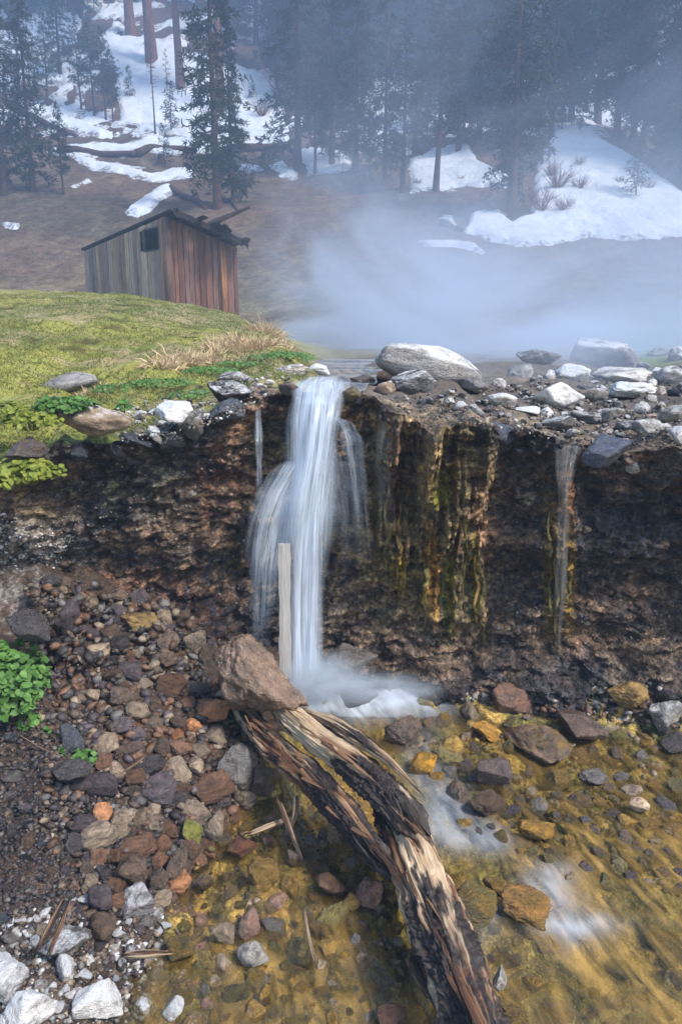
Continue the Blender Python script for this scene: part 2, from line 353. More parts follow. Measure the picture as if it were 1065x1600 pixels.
# ---------------------------------------------------------------- ground below the cliff
def build_ground():
    xs = np.concatenate([np.linspace(-6, -1.9, 60)[:-1], np.linspace(-1.9, 2.0, 480), np.linspace(2.0, 6, 60)[1:]])
    ys = np.concatenate([np.linspace(-3, 1.45, 50)[:-1], np.linspace(1.45, 4.2, 400)])
    X, Y = np.meshgrid(xs, ys); x, y = X.ravel(), Y.ravel(); z = G(x, y)
    bk = y < 1.0; z = np.where(y > Yc(x)+.15, np.minimum(z, .5), z)
    px, py = proj(x, y, z)
    px = np.where(y < .9, -500, px)
    s = np.interp(y, _sy, _sx)-x+.05*fbm(st(x*4, y*4, 0), 3, 141)
    n = fbm(st(x*6, y*6, 0), 4, 143); n2 = fbm(st(x*20, y*20, 0), 3, 147)
    soil = srgb(66, 54, 46)*(1+.45*n[:, None]+.35*n2[:, None])
    fx = x+.35*y; fl = fbm(st(fx*16, y*3.2, 0), 4, 151); fl2 = fbm(st(fx*5, y*2.2, 3), 3, 157)
    ol = srgb(144, 134, 70); gold = srgb(196, 162, 88); dg = srgb(84, 90, 58)
    bed = ol+(gold-ol)*np.clip(.4+1.8*fl2, 0, 1)[:, None]; bed = bed+(dg-bed)*np.clip(.15+1.9*fl, 0, .85)[:, None]
    cols = soil+(bed-soil)*sm(-s, -.03, .05)[:, None]
    paint(cols, px, py, [(230, 1010, 150, 60, srgb(84, 52, 38), .6), (300, 1100, 110, 80, srgb(104, 68, 44), .5), (200, 1180, 120, 90, srgb(88, 62, 44), .5), (60, 1280, 110, 90, srgb(38, 36, 38), .85), (150, 1260, 80, 60, srgb(44, 38, 36), .7),
        (80, 1420, 90, 50, srgb(70, 68, 70), .5), (90, 1540, 130, 70, srgb(128, 112, 98), .6), (240, 1560, 40, 60, srgb(128, 96, 70), .6), (20, 930, 60, 50, srgb(150, 148, 146), .6), (60, 1160, 70, 60, srgb(80, 70, 60), .5),
        (480, 1540, 160, 70, srgb(88, 84, 46), .5), (960, 1480, 140, 130, srgb(126, 96, 62), .55), (1000, 1340, 90, 40, srgb(122, 94, 56), .5), (870, 1110, 90, 30, srgb(74, 66, 54), .6), (540, 1090, 140, 40, srgb(96, 88, 66), .5),
        (1000, 1060, 90, 60, srgb(132, 116, 92), .5), (760, 1050, 150, 40, srgb(84, 72, 60), .6), (680, 1280, 60, 120, srgb(74, 78, 66), .5)], 161)
    wet = np.clip(.55+.3*n, .2, .9); wet = np.where(s < 0, .8, wet)
    wet = wet*(1-.7*np.exp(-((px-20)/80)**2-((py-930)/60)**2))
    m = ground_mat('wet_soil_and_bed', 42., .012, .8, .4, .5, .55, 60.)
    o = link('ground', mesh('ground', np.stack([x, y, z], 1), gridF(len(ys), len(xs)), True, cols, None, {'wet': wet}), m); tag(o, kind='structure')
build_ground()
# ---------------------------------------------------------------- water
def water_mat(name, foamy=True):
    m = M(name); p = m.pos()
    q = m.n('ShaderNodeVectorRotate', rotation_type='Z_AXIS'); m.l(p, q.inputs[0]); q.inputs['Angle'].default_value = math.radians(-18)
    v = m.scale(q.outputs[0], (9, 2.6, 4)); n1 = m.noise(v, 1.6, 5, .55, .6); n2 = m.noise(m.scale(q.outputs[0], (34, 9, 9)), 1.0, 4, .6, .4)
    nb = m.bump(m.math('ADD', n1, m.math('MULTIPLY', n2, .35)), .65, .035)
    tr = m.n('ShaderNodeBsdfTransparent'); tr.inputs[0].default_value = (.93, .92, .86, 1)
    gl = m.n('ShaderNodeBsdfGlossy'); gl.inputs['Roughness'].default_value = .09; m.l(nb, gl.inputs['Normal']); gl.inputs[0].default_value = (1, 1, 1, 1)
    fr = m.n('ShaderNodeFresnel'); fr.inputs[0].default_value = 1.36; m.l(nb, fr.inputs['Normal'])
    mx = m.n('ShaderNodeMixShader'); m.l(m.math('MULTIPLY', fr.outputs[0], 2.0, True), mx.inputs[0]); m.l(tr.outputs[0], mx.inputs[1]); m.l(gl.outputs[0], mx.inputs[2])
    # silt and algae carried in the moving water, white where it is aerated
    f = m.attr('foam').outputs['Fac']; silt = m.attr('silt').outputs['Fac']
    df = m.n('ShaderNodeBsdfDiffuse'); df.inputs[0].default_value = (.62, .72, .86, 1)
    ds = m.n('ShaderNodeBsdfDiffuse'); m.l(m.mix(m.rng(n1, .35, .65), c4(srgb(112, 104, 56)), c4(srgb(186, 150, 84))), ds.inputs[0])
    m2 = m.n('ShaderNodeMixShader'); m.l(m.math('MULTIPLY', silt, m.rng(n1, .35, .7, .1, 1.0)), m2.inputs[0]); m.l(mx.outputs[0], m2.inputs[1]); m.l(ds.outputs[0], m2.inputs[2])
    m3 = m.n('ShaderNodeMixShader'); m.l(m.math('MULTIPLY', f, m.rng(n1, .3, .65, .35, 1.0), True), m3.inputs[0]); m.l(m2.outputs[0], m3.inputs[1]); m.l(df.outputs[0], m3.inputs[2])
    return m.done(m3.outputs[0])
WATER = water_mat('clear_stream_water')
def build_water():
    xs = np.linspace(-1.5, 3.2, 380); ys = np.linspace(-2, 3.95, 420); X, Y = np.meshgrid(xs, ys); x, y = X.ravel(), Y.ravel()
    z = W(x, y); px, py = proj(x, y, z); px = np.where(y < 1, -900, px)
    foam = np.zeros(len(x)); q = st(px/60, py/60, 0); dx = 22*fbm(q, 3, 171); dy = 22*fbm(q+9, 3, 175)
    for bx, by, rx, ry, s in ((500, 1078, 80, 40, 1.0), (565, 1078, 110, 26, .9), (650, 1084, 70, 18, .5), (560, 1110, 110, 24, .35), (665, 1185, 22, 45, .45), (690, 1240, 30, 34, .5), (700, 1275, 40, 34, .6), (735, 1310, 50, 26, .5), (765, 1330, 30, 20, .35), (855, 1380, 34, 30, .7), (880, 1420, 26, 40, .5), (905, 1445, 60, 16, .6), (880, 1455, 40, 20, .4),
                            (745, 1425, 30, 10, .4), (900, 1105, 50, 10, .5), (760, 1450, 20, 40, .25), (960, 1130, 60, 14, .3)):
        foam = foam+s*np.exp(-(((px+dx-bx)/rx)**2+((py+dy-by)/ry)**2))
    silt = .22+.35*np.exp(-((px-470)/170)**2-((py-1550)/80)**2)+.5*np.exp(-((px-980)/150)**2-((py-1480)/140)**2)+.25*np.exp(-((px-1000)/120)**2-((py-1300)/90)**2)
    o = link('water', mesh('water', np.stack([x, y, z], 1), gridF(len(ys), len(xs)), True, None, None, {'foam': np.clip(np.where(py > 1120, foam*.5, foam), 0, .9), 'silt': np.clip(silt, 0, .8)}), WATER); tag(o, kind='structure')
    # the stream on top of the bank
    ys = np.linspace(3.79, 10, 160); a = np.linspace(0, 1, 40); Yv, Av = np.meshgrid(ys, a, indexing='ij')
    cx = np.interp(Yv, [3.7, 4.2, 5, 7, 10], [-.11, -.10, -.08, .02, .3]); hw = np.interp(Yv, [3.7, 4.2, 5, 7, 10], [.10, .20, .30, .5, .9])
    Xv = cx+hw*(2*Av-1); Zv = U(cx, Yv)+.035-.05*sm(-Yv, -3.86, -3.74); x, y, z = Xv.ravel(), Yv.ravel(), Zv.ravel()
    fo = .10+.6*sm(-y, -3.95, -3.80)*np.exp(-((Av.ravel()-.5)/.33)**4)
    o = link('water', mesh('water_upper', np.stack([x, y, z], 1), gridF(160, 40), True, None, None, {'foam': fo, 'silt': np.full(len(x), .35)}), WATER); tag(o, kind='structure')
build_water()
# ---------------------------------------------------------------- mossy bank on top
def build_bank():
    us = np.linspace(-1.0, 1.0, 420); ys = 3.55*np.exp(np.linspace(-.35, 1, 420)*1.85); ys = ys[ys > 2.55]
    Uu, Y = np.meshgrid(us, ys); x = (Uu*Y).ravel(); y = Y.ravel()
    keep = y > Yc(x)+.16
    z = U(x, y); px, py = proj(x, y, z)
    sd = y-(Yc(x)+.16)
    z = z-.07*np.exp(-np.maximum(sd, -.3)/.05)*(sd < .25)
    n = fbm(st(x*.9, y*.9, 0), 4, 181); n2 = fbm(st(x*4, y*4, 0), 4, 185)
    mo = srgb(140, 142, 74); mg = srgb(100, 112, 62); mt = srgb(148, 138, 106); md = srgb(70, 62, 44)
    cols = mo+(mg-mo)*np.clip(.5+2.3*n, 0, 1)[:, None]; cols = cols+(mt-cols)*np.clip(.05+2.2*n2+1.2*n, 0, .85)[:, None]; cols = cols+(md-cols)*np.clip(-.45-2.6*n2, 0, .8)[:, None]
    rock = np.clip(sm(px, 455, 530)*.95+sm(px, 180, 330)*np.exp(-np.maximum(y-Yc(x), 0)/.35), 0, 1); rc = srgb(104, 98, 92)*(1+.5*n2[:, None])
    cols = cols+(rc-cols)*rock[:, None]
    gr = sm(px, 900, 960)*sm(y, 8, 11); cols = cols+(srgb(112, 128, 66)-cols)*gr[:, None]
    hi = sm(y, 9, 14)*(1-gr); cols = cols+(srgb(150, 146, 100)-cols)*(hi*.45)[:, None]
    m = ground_mat('moss_and_short_grass', 26., .02, .9, .15, .4)
    F = gridF(len(ys), 420); kv = y > Yc(x)+.13; F = F[kv[F].all(1)]
    o = link('mossy_bank', mesh('mossy_bank', np.stack([x, y, z], 1), F, True, cols, None, {'wet': np.zeros(len(x))}), m); tag(o, kind='structure')
build_bank()
# ---------------------------------------------------------------- hillside and snow
def H(x, y):
    x, y = np.broadcast_arrays(np.asarray(x, float), np.asarray(y, float)); s = x.shape
    z = np.interp(y, [10, 20, 24, 28, 34, 45, 51, 52.5, 55.5, 62, 85, 130, 150], [.3, 1.2, 1.9, 3.1, 5.1, 9.0, 11.6, 12.6, 13.0, 16.6, 32.6, 60, 66])
    z = z+.9*fbm(st(x*.07, y*.07, 0), 3, 191).reshape(s)*sm(y, 24, 40)+.30*fbm(st(x*.35, y*.35, 0), 3, 195).reshape(s)+.10*fbm(st(x*1.4, y*1.4, 0), 3, 199).reshape(s)
    z = z+2.4*np.exp(-((x-15)/7)**2-((y-48)/8)**2)
    return z
def hit(fn, px, py, t0=1.0, t1=400., zoff=0.0):
    a, b, c = ray(px, py); ts = t0*(t1/t0)**np.linspace(0, 1, 700); zz = EYE+c*ts-zoff-fn(a*ts, b*ts)
    k = np.argmax(zz < 0)
    if not (zz < 0).any(): k = len(ts)-1
    lo, hi = ts[max(k-1, 0)], ts[k]
    ts = np.linspace(lo, hi, 40); zz = EYE+c*ts-zoff-fn(a*ts, b*ts); k = np.argmax(zz < 0) if (zz < 0).any() else 39
    t = ts[k]; return Vector((a*t, b*t, EYE+c*t))
def poly_sd(px, py, P):
    P = np.array(P, float); n = len(P); ins = np.zeros(len(px), bool); d = np.full(len(px), 1e9)
    for i in range(n):
        x0, y0 = P[i]; x1, y1 = P[(i+1) % n]
        c = ((y0 > py) != (y1 > py)) & (px < (x1-x0)*(py-y0)/(y1-y0+1e-12)+x0); ins ^= c
        L = (x1-x0)**2+(y1-y0)**2; t = np.clip(((px-x0)*(x1-x0)+(py-y0)*(y1-y0))/L, 0, 1)
        d = np.minimum(d, np.hypot(px-x0-t*(x1-x0), py-y0-t*(y1-y0)))
    return np.where(ins, d, -d)
SNOW = [[(66, 240), (95, 228), (190, 222), (250, 213), (330, 213), (365, 203), (455, 193), (454, 226), (360, 236), (300, 241), (220, 241), (150, 245)],
 [(150, 50), (240, 60), (330, 90), (350, 130), (365, 200), (300, 215), (240, 210), (190, 190), (180, 120)], [(360, 100), (440, 110), (450, 200), (370, 205)],
 [(22, 150), (60, 160), (74, 178), (40, 174)], [(60, 188), (110, 180), (178, 205), (178, 222), (120, 207)], [(110, 243), (160, 253), (205, 260), (240, 270), (270, 262), (302, 262), (303, 276), (255, 288), (200, 275), (140, 262)],
 [(265, 282), (272, 300), (215, 338), (197, 332), (205, 322), (252, 292)], [(418, 258), (440, 254), (465, 268), (462, 280), (440, 275)], [(105, 291), (138, 280), (146, 285), (115, 296)], [(6, 349), (30, 350), (28, 359), (8, 358)], [(365, 258), (405, 257), (410, 264), (372, 266)],
 [(0, 60), (60, 0), (140, 0), (120, 60), (60, 110), (0, 110)],
 [(735, 335), (770, 322), (800, 348), (828, 335), (838, 260), (868, 205), (900, 196), (960, 225), (1010, 260), (1065, 300), (1200, 330), (1200, 370), (1065, 372), (1000, 372), (930, 372), (840, 387), (770, 380), (722, 365)],
 [(640, 250), (700, 222), (730, 225), (745, 250), (790, 268), (805, 298), (760, 289), (690, 298), (640, 300)], [(465, 230), (540, 235), (548, 270), (480, 275)],
 [(656, 378), (700, 373), (740, 379), (767, 396), (752, 401), (715, 389), (665, 386)], [(681, 340), (705, 339), (724, 362), (700, 352)], [(560, 120), (640, 110), (640, 240), (560, 240)], [(860, 100), (960, 90), (990, 200), (870, 190)]]
def build_hill():
    us = np.linspace(-1.0, 1.0, 440); ys = 17*np.exp(np.linspace(0, 1, 520)*2.05)
    Uu, Y = np.meshgrid(us, ys); x, y = (Uu*Y).ravel(), Y.ravel(); z = H(x, y); px, py = proj(x, y, z)
    n = fbm(st(x*.25, y*.25, 0), 4, 201); n2 = fbm(st(x*1.6, y*1.1, 0), 4, 205)
    a = srgb(116, 98, 84); b = srgb(92, 82, 70); c = srgb(128, 120, 94)
    cols = a+(b-a)*np.clip(.5+1.2*n, 0, 1)[:, None]; low = sm(-y, -34, -25)
    cols = cols+(c-cols)*np.clip(low*.7+.5*n2, 0, .85)[:, None]; cols = cols*(1+.35*n2)[:, None]
    dk = sm(y, 52, 60); cols = cols+(srgb(92, 74, 62)-cols)*(dk*.6)[:, None]
    m = ground_mat('dry_hillside', 3.2, .18, .95, .1, .45)
    o = link('hillside', mesh('hillside', np.stack([x, y, z], 1), gridF(len(ys), len(us)), True, cols, None, {'wet': np.zeros(len(x))}), m); tag(o, kind='structure')
    us = np.linspace(-.62, .62, 640); ys = 30*np.exp(np.linspace(0, 1, 620)*1.35); Uu, Y = np.meshgrid(us, ys); x, y = (Uu*Y).ravel(), Y.ravel(); z = H(x, y); px, py = proj(x, y, z)
    mask = np.full(len(x), -1.0)
    for P in SNOW: mask = np.maximum(mask, np.clip(poly_sd(px, py, P)/9., -1, 1))
    nn = fbm(st(x*.9, y*.6, 0), 4, 211); n3 = fbm(st(x*.3, y*.3, 0), 3, 215)
    mask = mask+.75*nn+.25*np.clip(mask, 0, 1)
    mask = np.maximum(mask, np.where(py < 215, np.clip((215-py)/60, 0, 1)*(n3*2.2+nn-.10), -1))
    th = np.clip(mask*.22, -.3, .2)+.05*nn
    edge = np.clip(mask*1.2+1.2*fbm(st(x*2.2, y*1.6, 5), 3, 219), 0, 1)
    V = np.stack([x, y, z+th], 1); F = gridF(len(ys), len(us)); F = F[(mask > -1.0)[F].all(1)]
    used = np.unique(F); mp = np.full(len(x), -1); mp[used] = np.arange(len(used))
    sm_ = M('old_snow'); p = sm_.pos(); nz = sm_.noise(p, 1.3, 6, .6)
    sc_ = sm_.mix(sm_.rng(nz, .35, .7), (.66, .70, .76, 1), (.82, .84, .87, 1)); dn = sm_.noise(p, 4.5, 5, .7); sc_ = sm_.mix(sm_.math('MULTIPLY', sm_.rng(sm_.attr('edge').outputs['Fac'], .5, .1, 0, 1), sm_.rng(dn, .42, .58)), sc_, (.16, .13, .11, 1)); sc_ = sm_.mix(sm_.rng(dn, .62, .70, 0, .6), sc_, (.25, .21, .18, 1))
    mat = sm_.done(sm_.bsdf(sc_, .6, .3, sm_.bump(sm_.math('ADD', nz, dn), .6, .25)))
    o = link('snow', mesh('snow', V[used], mp[F], True, None, None, {'edge': edge[used]}), mat); tag(o, kind='stuff')
build_hill()
# ---------------------------------------------------------------- rocks
_ico = {}
def ico(n):
    if n not in _ico:
        b = bmesh.new(); bmesh.ops.create_icosphere(b, subdivisions=n, radius=1.0)
        b.verts.ensure_lookup_table(); V = np.array([v.co for v in b.verts]); Fc = np.array([[v.index for v in f.verts] for f in b.faces]); b.free()
        _ico[n] = (V/np.linalg.norm(V, axis=1)[:, None], Fc)
    return _ico[n]
def rock_verts(seed, ang=.8, sub=4, rough=1.0, rot=None, flat=1.0):
    r_ = np.random.RandomState(seed+1000); D, Fc = ico(sub)
    n = int(8+ang*9); N = r_.normal(size=(n, 3)); N /= np.linalg.norm(N, axis=1)[:, None]; N = np.concatenate([N, -N[:4]])
    h = r_.uniform(.62, 1.0, len(N)); p = 4+ang*40
    q = np.maximum(D@N.T, 0)/h[None]
    R = (q**p).sum(1)**(-1/p); R = np.clip(R, .3, 1.7)
    if ang <= .3: R = R**(ang*2)*(1+.22*fbm(D*.9+seed, 2, 9))
    o = seed*3.7
    R = R*(1+(.10*fbm(D*1.5+o, 3, 3)+.10*rough*fbm(D*4+o, 4, 7)*ang+.06*rough*fbm(D*8+o, 3, 11, .6, True)*(.25+ang)+.03*rough*fbm(D*22+o, 2, 13)))
    V = D*R[:, None]; V[:, 2] *= flat
    if rot is not None: V = V@np.array(Euler([math.radians(a) for a in rot]).to_matrix()).T
    lo, hi = V.min(0), V.max(0)
    return (V-(lo+hi)/2)/((hi-lo)/2), Fc
def rock_mesh(name, seed, **k):
    V, Fc = rock_verts(seed, **k); return mesh(name, V, Fc, True)
COL = dict(brown=(92, 78, 67), rust=(112, 84, 66), orange=(166, 118, 82), dark=(60, 56, 56), blue=(70, 74, 83), purple=(82, 74, 78), grey=(104, 101, 98), pale=(164, 160, 154), white=(206, 206, 206), tan=(142, 126, 108),
           gold=(136, 108, 54), olive=(98, 90, 50), black=(36, 36, 40), pink=(140, 112, 98), navy=(60, 64, 78), stone=(138, 136, 134))
def put(name, me, loc, sc, rz, col, mat, jit=0.0):
    o = bpy.data.objects.new(name, me); C.objects.link(o); o.location = loc; o.scale = sc
    o.rotation_euler = rz if isinstance(rz, tuple) else (0, 0, rz)
    c = srgb(*(COL[col] if isinstance(col, str) else col))*(1+jit*RS.uniform(-1, 1)); o.color = (c[0], c[1], c[2], 1)
    if not me.materials: me.materials.append(mat)
    s = o.material_slots[0]; s.link = 'OBJECT'; s.material = mat
    return o
def seat(fn, px, py, sz, sink, t0=1.2):
    """centre on the pixel's ray, resting sink*sz above the surface fn"""
    p = hit(fn, px, py, t0, 40., zoff=sink*sz); return p
HERO = []
def GW(x, y): return np.maximum(G(x, y), W(x, y)-.006)
def hero(px, py, w, h, label, cat, col, mat, on='G', ang=.8, rot=None, roll=0, depth=.9, sink=.55, seed=None, name='boulder', Y=None, rough=1.0, short=None, rzz=0, group=None):
    seed = seed if seed is not None else len(HERO)*3+5
    fn = G if on == 'G' else U
    if on == 'G' and px > 250 and py > 1110: fn = GW
    if Y is not None: p = at_y(px, py, Y); 
    else:
        p = hit(fn, px, py+.2*h, 1.2, 40.); d = (p-Vector((0, 0, EYE))).length; p = seat(fn, px, py, h/2/FPX*d, sink)
    d = p.y*cP-(p.z-EYE)*sP; sx = w/2/FPX*d; sz = h/2/FPX*d*(1.0 if on != 'G' or Y is not None else .95); sy = max(sx, sz)*depth
    me = rock_mesh(name, seed, ang=ang, sub=5 if max(w, h) > 55 else 4, rot=rot, rough=rough)
    o = put(name, me, p, (sx, sy, sz), (0, math.radians(roll), math.radians(rzz)), col, mat); tag(o, label, cat, group); HERO.append((px, py, w, h, short or label, o)); return o
LD, LG = R_CRUST, R_GRAN
hero(147, 656, 118, 52, 'long rounded tan boulder set in the lip of the left bank', 'boulder', 'tan', R_CRUSTL, 'U', .25, roll=9, Y=3.56, depth=.5, short='the long tan boulder', rough=.5)
hero(113, 598, 88, 32, 'smooth flat grey boulder lying on the moss behind the long tan boulder', 'boulder', 'stone', R_DRY, 'U', .15, roll=-8, sink=.3, short='the smooth grey boulder on the moss', rough=.4, depth=.8)
hero(271, 643, 62, 32, 'flat angular white stone at the lip of the left bank', 'stone', 'white', R_CRUST, 'U', .9, Y=3.72, short='the flat white stone on the left lip', name='stone', rough=.4)
hero(358, 616, 74, 44, 'large blocky dark grey stone beside the top of the waterfall', 'stone', 'dark', R_CRUSTL, 'U', .7, Y=3.82, roll=10, short='the blocky dark stone by the fall', name='stone')
hero(352, 643, 60, 34, 'wet black angular stone under the blocky dark grey stone', 'stone', 'blue', R_WET, 'U', .9, Y=3.72, roll=-20, short='the wet black stone by the fall', name='stone')
hero(304, 662, 36, 50, 'upright stone, white on one side, between white flat stone and dark blocks', 'stone', 'grey', R_CRUSTL, 'U', .9, Y=3.70, roll=25, short='the upright half-white stone', name='stone')
hero(366, 591, 54, 22, 'low smooth grey stone at the edge of the green plants', 'stone', 'grey', R_CRUSTL, 'U', .3, sink=.4, short='the low grey stone by the plants', name='stone')
hero(450, 580, 66, 24, 'pale flat slab beside the stream above the waterfall', 'rock', 'pale', R_CRUSTL, 'U', .9, sink=.4, short='the pale slab above the fall', name='flat_rock')
hero(495, 577, 44, 18, 'small white crusted slab at the stream edge behind the pale slab', 'rock', 'white', R_CRUST, 'U', .9, sink=.4, short='the white slab by the upper stream', name='flat_rock')
hero(268, 692, 44, 36, 'round black stone with a white patch stuck in the cliff below the flat white stone', 'stone', 'black', R_CRUSTL, 'U', .4, Y=3.68, short='the round black cliff stone', name='stone')
hero(216, 690, 54, 18, 'thin dark slab stuck in the cliff right of the long tan boulder', 'rock', 'blue', R_DRY, 'U', .8, roll=16, Y=3.66, short='the thin dark slab', name='flat_rock')
hero(240, 673, 24, 14, 'small bright white stone on dark soil below the flat white stone', 'stone', 'white', R_CRUST, 'U', .8, Y=3.68, roll=10, short='the small bright white stone', name='stone')
hero(217, 649, 24, 17, 'small pale stone right of the long tan boulder', 'stone', 'pale', R_CRUST, 'U', .7, Y=3.70, short='the small pale lip stone', name='stone')
hero(43, 699, 62, 32, 'flat dark stone with lichen hanging over the leafy clump at the left edge', 'stone', (84, 74, 72), R_ALGL, 'U', .7, roll=-5, Y=3.35, short='the lichened dark stone', name='stone')
hero(125, 709, 24, 30, 'small dark blue stone in the soil under the long tan boulder', 'stone', 'blue', R_DRY, 'U', .7, Y=3.55, short='the small blue stone in the soil', name='stone')
hero(183, 709, 26, 30, 'small black stone in the soil under the right end of the long tan boulder', 'stone', 'black', R_CRUSTL, 'U', .5, Y=3.6, short='the small black stone in the soil', name='stone')
# right ledge
hero(671, 574, 172, 68, 'largest grey and white boulder on the ledge right of the waterfall', 'boulder', 'stone', R_GRAN, 'U', .12, roll=10, sink=.5, depth=.6, short='the largest ledge boulder', rough=.5)
hero(640, 601, 84, 44, 'broken dark stone leaning against the front of the largest ledge boulder', 'stone', (104, 104, 106), R_CRUSTL, 'U', .95, roll=-10, sink=.5, short='the broken stone at the largest boulder', name='stone', depth=.7)
hero(877, 622, 84, 50, 'rounded white boulder in the middle of the right ledge', 'boulder', 'white', R_CRUST, 'U', .5, roll=5, sink=.5, short='the rounded white boulder', rough=.3, depth=.6)
hero(943, 560, 124, 56, 'big dark-topped boulder standing at the back of the right ledge', 'boulder', (100, 96, 94), R_GRAN, 'U', .6, roll=8, sink=.4, short='the big dark-topped boulder', depth=.7)
hero(968, 588, 94, 30, 'long pale slab lying in front of the big dark-topped boulder', 'rock', 'pale', R_CRUSTL, 'U', .9, sink=.4, short='the long pale slab on the ledge', name='flat_rock')
hero(842, 563, 66, 36, 'dark knobby boulder left of the big dark-topped boulder', 'boulder', 'grey', R_CRUSTL, 'U', .8, sink=.3, short='the knobby dark boulder')
hero(893, 584, 50, 32, 'white weathered stone between the knobby and the dark-topped boulders', 'stone', 'white', R_CRUST, 'U', .7, sink=.4, short='the weathered white stone', name='stone')
hero(1050, 590, 52, 36, 'smooth grey boulder at the right edge of the ledge', 'boulder', 'stone', R_CRUSTL, 'U', .3, sink=.4, short='the smooth grey edge boulder')
hero(990, 612, 80, 32, 'broad light grey slab in front of the long pale slab', 'rock', 'pale', R_CRUST, 'U', .8, sink=.4, short='the broad light slab', name='flat_rock')
hero(946, 706, 80, 46, 'dark blue wet boulder overhanging the small right-hand trickle', 'boulder', 'navy', R_WET, 'U', .35, roll=-8, Y=3.58, short='the dark blue wet boulder', rough=.4)
hero(772, 678, 66, 36, 'dark blue wet stone at the cliff lip right of the algae curtain', 'stone', 'navy', R_WET, 'U', .3, roll=10, Y=3.76, short='the dark blue lip stone', name='stone', rough=.4)
hero(985, 730, 24, 20, 'pale pebble stuck in the dark cliff under the dark blue wet boulder', 'pebble', 'pale', R_CRUST, 'U', .4, Y=3.66, short='the pale cliff pebble', name='pebble')
hero(1049, 647, 44, 32, 'round grey stone at the right lip of the cliff', 'stone', 'stone', R_CRUSTL, 'U', .4, Y=3.75, short='the round grey lip stone', name='stone')
hero(1060, 680, 30, 28, 'white stone below the round grey stone at the right lip', 'stone', 'white', R_CRUST, 'U', .5, Y=3.62, short='the white edge stone', name='stone')
hero(783, 627, 46, 28, 'rough white-crusted stone left of the rounded white boulder', 'stone', 'pale', R_CRUST, 'U', .8, sink=.5, short='the rough crusted stone', name='stone')
hero(822, 642, 48, 14, 'thin flat pale stone in front of the rounded white boulder', 'stone', 'pale', R_CRUST, 'U', .8, sink=.5, short='the thin flat pale stone', name='stone')
hero(720, 634, 24, 14, 'small white stone on the brown ledge below the largest boulder', 'stone', 'white', R_CRUST, 'U', .7, sink=.5, short='the small white ledge stone', name='stone')
hero(702, 628, 18, 14, 'little white stone just left of another on the brown ledge', 'stone', 'white', R_CRUST, 'U', .7, sink=.5, short='the little white ledge stone', name='stone')
hero(600, 592, 26, 26, 'brown knob of rock at the left foot of the largest ledge boulder', 'stone', 'brown', R_DRY, 'U', .7, sink=.4, short='the brown knob', name='stone')
# below the cliff
hero(397, 1062, 112, 150, 'biggest brown boulder resting on top of the driftwood', 'boulder', (106, 86, 70), R_WET, 'G', .7, roll=-32, Y=3.18, depth=.8, seed=29, rough=1.8, short='the biggest brown boulder')
hero(334, 1046, 72, 88, 'dark split slab leaning behind the biggest brown boulder', 'rock', (78, 66, 52), R_LAY, 'G', .95, roll=15, Y=3.52, depth=.7, short='the split slab', name='flat_rock')
hero(335, 1107, 64, 48, 'orange rock in front of the dark split slab', 'stone', 'orange', R_WET, 'G', .85, short='the orange rock', name='stone', roll=-8)
hero(203, 1049, 42, 30, 'blue-grey square stone on the upper rubble slope', 'stone', 'purple', R_DRY, 'G', .9, short='the blue-grey square stone', name='stone', rough=.5)
hero(112, 1153, 48, 50, 'pointed blue-black rock with green sprigs at its foot', 'rock', 'blue', R_WET, 'G', .95, short='the pointed blue-black rock', name='stone')
hero(112, 1205, 84, 46, 'black slab below the pointed blue-black rock', 'rock', 'dark', R_WET, 'G', .9, short='the black slab', name='flat_rock', roll=-10)
hero(107, 957, 34, 44, 'dark blue wedge of rock high on the left rubble under the gravel', 'stone', 'purple', R_DRY, 'G', .95, short='the dark blue wedge', name='stone', Y=3.2)
hero(48, 978, 74, 44, 'black rock behind the leafy bush at the left', 'rock', 'dark', R_WET, 'G', .9, short='the black rock behind the bush', name='boulder', Y=3.05)
hero(414, 1220, 54, 56, 'wet brown block at the water left of the driftwood', 'stone', 'brown', R_ALGL, 'G', .8, short='the wet brown block', name='stone')
hero(372, 1195, 62, 74, 'dark grey streaked rock left of the wet brown block', 'rock', 'grey', R_WET, 'G', .8, short='the streaked grey rock', name='stone')
hero(333, 1231, 70, 44, 'layered brown stone above the waterline', 'stone', 'rust', R_LAY, 'G', .9, short='the layered brown stone', name='stone', roll=-12)
hero(206, 1362, 52, 50, 'square brown block in the middle of the lower rubble', 'stone', 'brown', R_DRY, 'G', .9, short='the square brown block', name='stone')
hero(213, 1322, 66, 30, 'flat rusty slab lying just above the square brown block', 'rock', 'rust', R_LAY, 'G', .9, short='the flat rusty slab', name='flat_rock')
hero(216, 1410, 62, 50, 'pale lumpy grey stone below the square brown block', 'stone', (146, 142, 144), R_CRUSTL, 'G', .6, short='the pale lumpy stone', name='stone')
hero(158, 1405, 40, 50, 'purple-grey stone left of the pale lumpy stone', 'stone', 'purple', R_DRY, 'G', .8, short='the purple-grey stone', name='stone')
hero(273, 1356, 36, 52, 'pointed brown stone standing at the waterline', 'stone', 'brown', R_WET, 'G', .95, short='the pointed brown stone', name='stone')
hero(301, 1303, 34, 40, 'green algae-coated stone at the waterline', 'stone', (128, 128, 60), R_WET, 'G', .4, short='the green algae stone', name='stone')
hero(334, 1290, 34, 50, 'upright grey-tan stone right of the green algae stone', 'stone', 'tan', R_WET, 'G', .6, short='the upright grey-tan stone', name='stone')
hero(156, 1563, 74, 56, 'flat white stone near the bottom of the left bank', 'stone', 'white', R_CRUST, 'G', .85, short='the flat white bottom stone', name='stone', rough=.6)
hero(42, 1578, 84, 74, 'large white block in the bottom left corner', 'boulder', 'white', R_CRUST, 'G', .9, short='the large white block', rough=.8)
